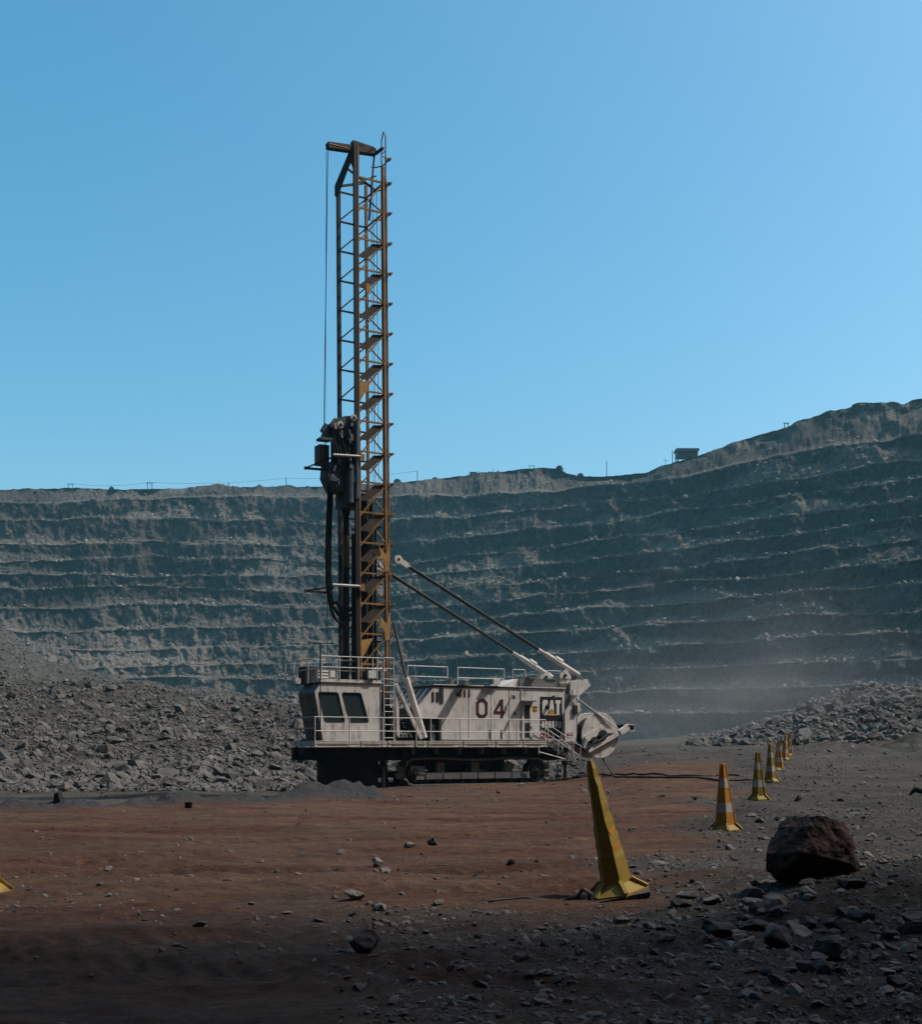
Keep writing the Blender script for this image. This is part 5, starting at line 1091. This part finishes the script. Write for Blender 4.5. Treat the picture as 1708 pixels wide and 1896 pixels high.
bush(736, 15, 8, 'low dark bush on the rim just right of the mast'); bush(806, 8, 3, 'tiny bush on the rim right of the thin pole'); bush(1036, 12, 5, 'bush at the right end of the middle hill crest'); bush(1076, 10, 5, 'bush in the dip of the rim beyond the middle hill')
bush(206, 5, 3, 'tiny bush on the far left rim')
p = ridge_pt(877, 0); k = p.y/F; b = MB(); b.box((-7*k, -1, 0), (7*k, 1, .9)); b.box((-7*k, -1.2, 1.0), (7*k, 1.2, 1.5)); ob = b.build('rim_barrier', M['hut']); ob.location = p; tag(ob, 'low grey barrier box on the rising middle rim', 'barrier')

# ------------------------------------------------------------------ haze
b = MB(); b.box((-420, -270, -8), (420, 1000, 172)); hz = b.build('haze', M['white']); hz.data.materials.clear()
hm = bpy.data.materials.new('pit_haze'); hm.use_nodes = True; nt = hm.node_tree; nt.nodes.remove(nt.nodes['Principled BSDF'])
pv = nt.nodes.new('ShaderNodeVolumePrincipled'); pv.inputs['Density'].default_value = 0.00019; pv.inputs['Color'].default_value = (0.25, 0.60, 0.72, 1); pv.inputs['Anisotropy'].default_value = 0.1
nt.links.new(pv.outputs[0], nt.nodes['Material Output'].inputs['Volume']); hz.data.materials.append(hm); kind(hz, 'stuff'); tag(hz, 'thin blue dusty haze filling the open pit', 'haze')

def dust(name, loc, rad, dens, label, rz=0.0):
    bm = bmesh.new(); bmesh.ops.create_icosphere(bm, subdivisions=3, radius=1.0); me = bpy.data.meshes.new(name); bm.to_mesh(me); bm.free()
    o = bpy.data.objects.new(name, me); C.objects.link(o); o.location = loc; o.scale = rad; o.rotation_euler = (0, 0, rz)
    m = bpy.data.materials.new(name); m.use_nodes = True; nt = m.node_tree; N = nt.nodes; L = nt.links; N.remove(N['Principled BSDF'])
    pv = N.new('ShaderNodeVolumePrincipled'); pv.inputs['Color'].default_value = (0.78, 0.72, 0.66, 1); tc = N.new('ShaderNodeTexCoord')
    ln = N.new('ShaderNodeVectorMath'); ln.operation = 'LENGTH'; L.new(tc.outputs['Object'], ln.inputs[0])
    mr = N.new('ShaderNodeMapRange'); mr.inputs['From Min'].default_value = 1.0; mr.inputs['From Max'].default_value = 0.0; mr.inputs['To Min'].default_value = 0; mr.inputs['To Max'].default_value = 1; mr.interpolation_type = 'SMOOTHSTEP'; L.new(ln.outputs['Value'], mr.inputs['Value'])
    ns = N.new('ShaderNodeTexNoise'); ns.inputs['Scale'].default_value = 2.2; ns.inputs['Detail'].default_value = 3; L.new(tc.outputs['Object'], ns.inputs['Vector'])
    m2 = N.new('ShaderNodeMapRange'); m2.inputs['From Min'].default_value = 0.35; m2.inputs['From Max'].default_value = 0.7; L.new(ns.outputs['Fac'], m2.inputs['Value'])
    a = N.new('ShaderNodeMath'); a.operation = 'MULTIPLY'; L.new(mr.outputs[0], a.inputs[0]); L.new(m2.outputs[0], a.inputs[1])
    c = N.new('ShaderNodeMath'); c.operation = 'MULTIPLY'; L.new(a.outputs[0], c.inputs[0]); c.inputs[1].default_value = dens; L.new(c.outputs[0], pv.inputs['Density'])
    L.new(pv.outputs[0], N['Material Output'].inputs['Volume']); me.materials.append(m); kind(o, 'stuff'); tag(o, label, 'dust')
dust('dust_cloud', ((1320-CXP)/F*165, 165, 7.5), (40, 18, 10.5), 0.022, 'thin pale dust hanging over the pit floor right of the rig')
dust('dust_haze_bank', ((1390-CXP)/F*270, 270, 17), (58, 26, 38), 0.008, 'thin dust veil drifting in front of the right pit slope')
dust('drilling_dust', (RX-.35, RY+.9, 0.55), (0.8, 0.8, 1.15), 0.5, 'grey dust puffing out beside the black dust curtain')
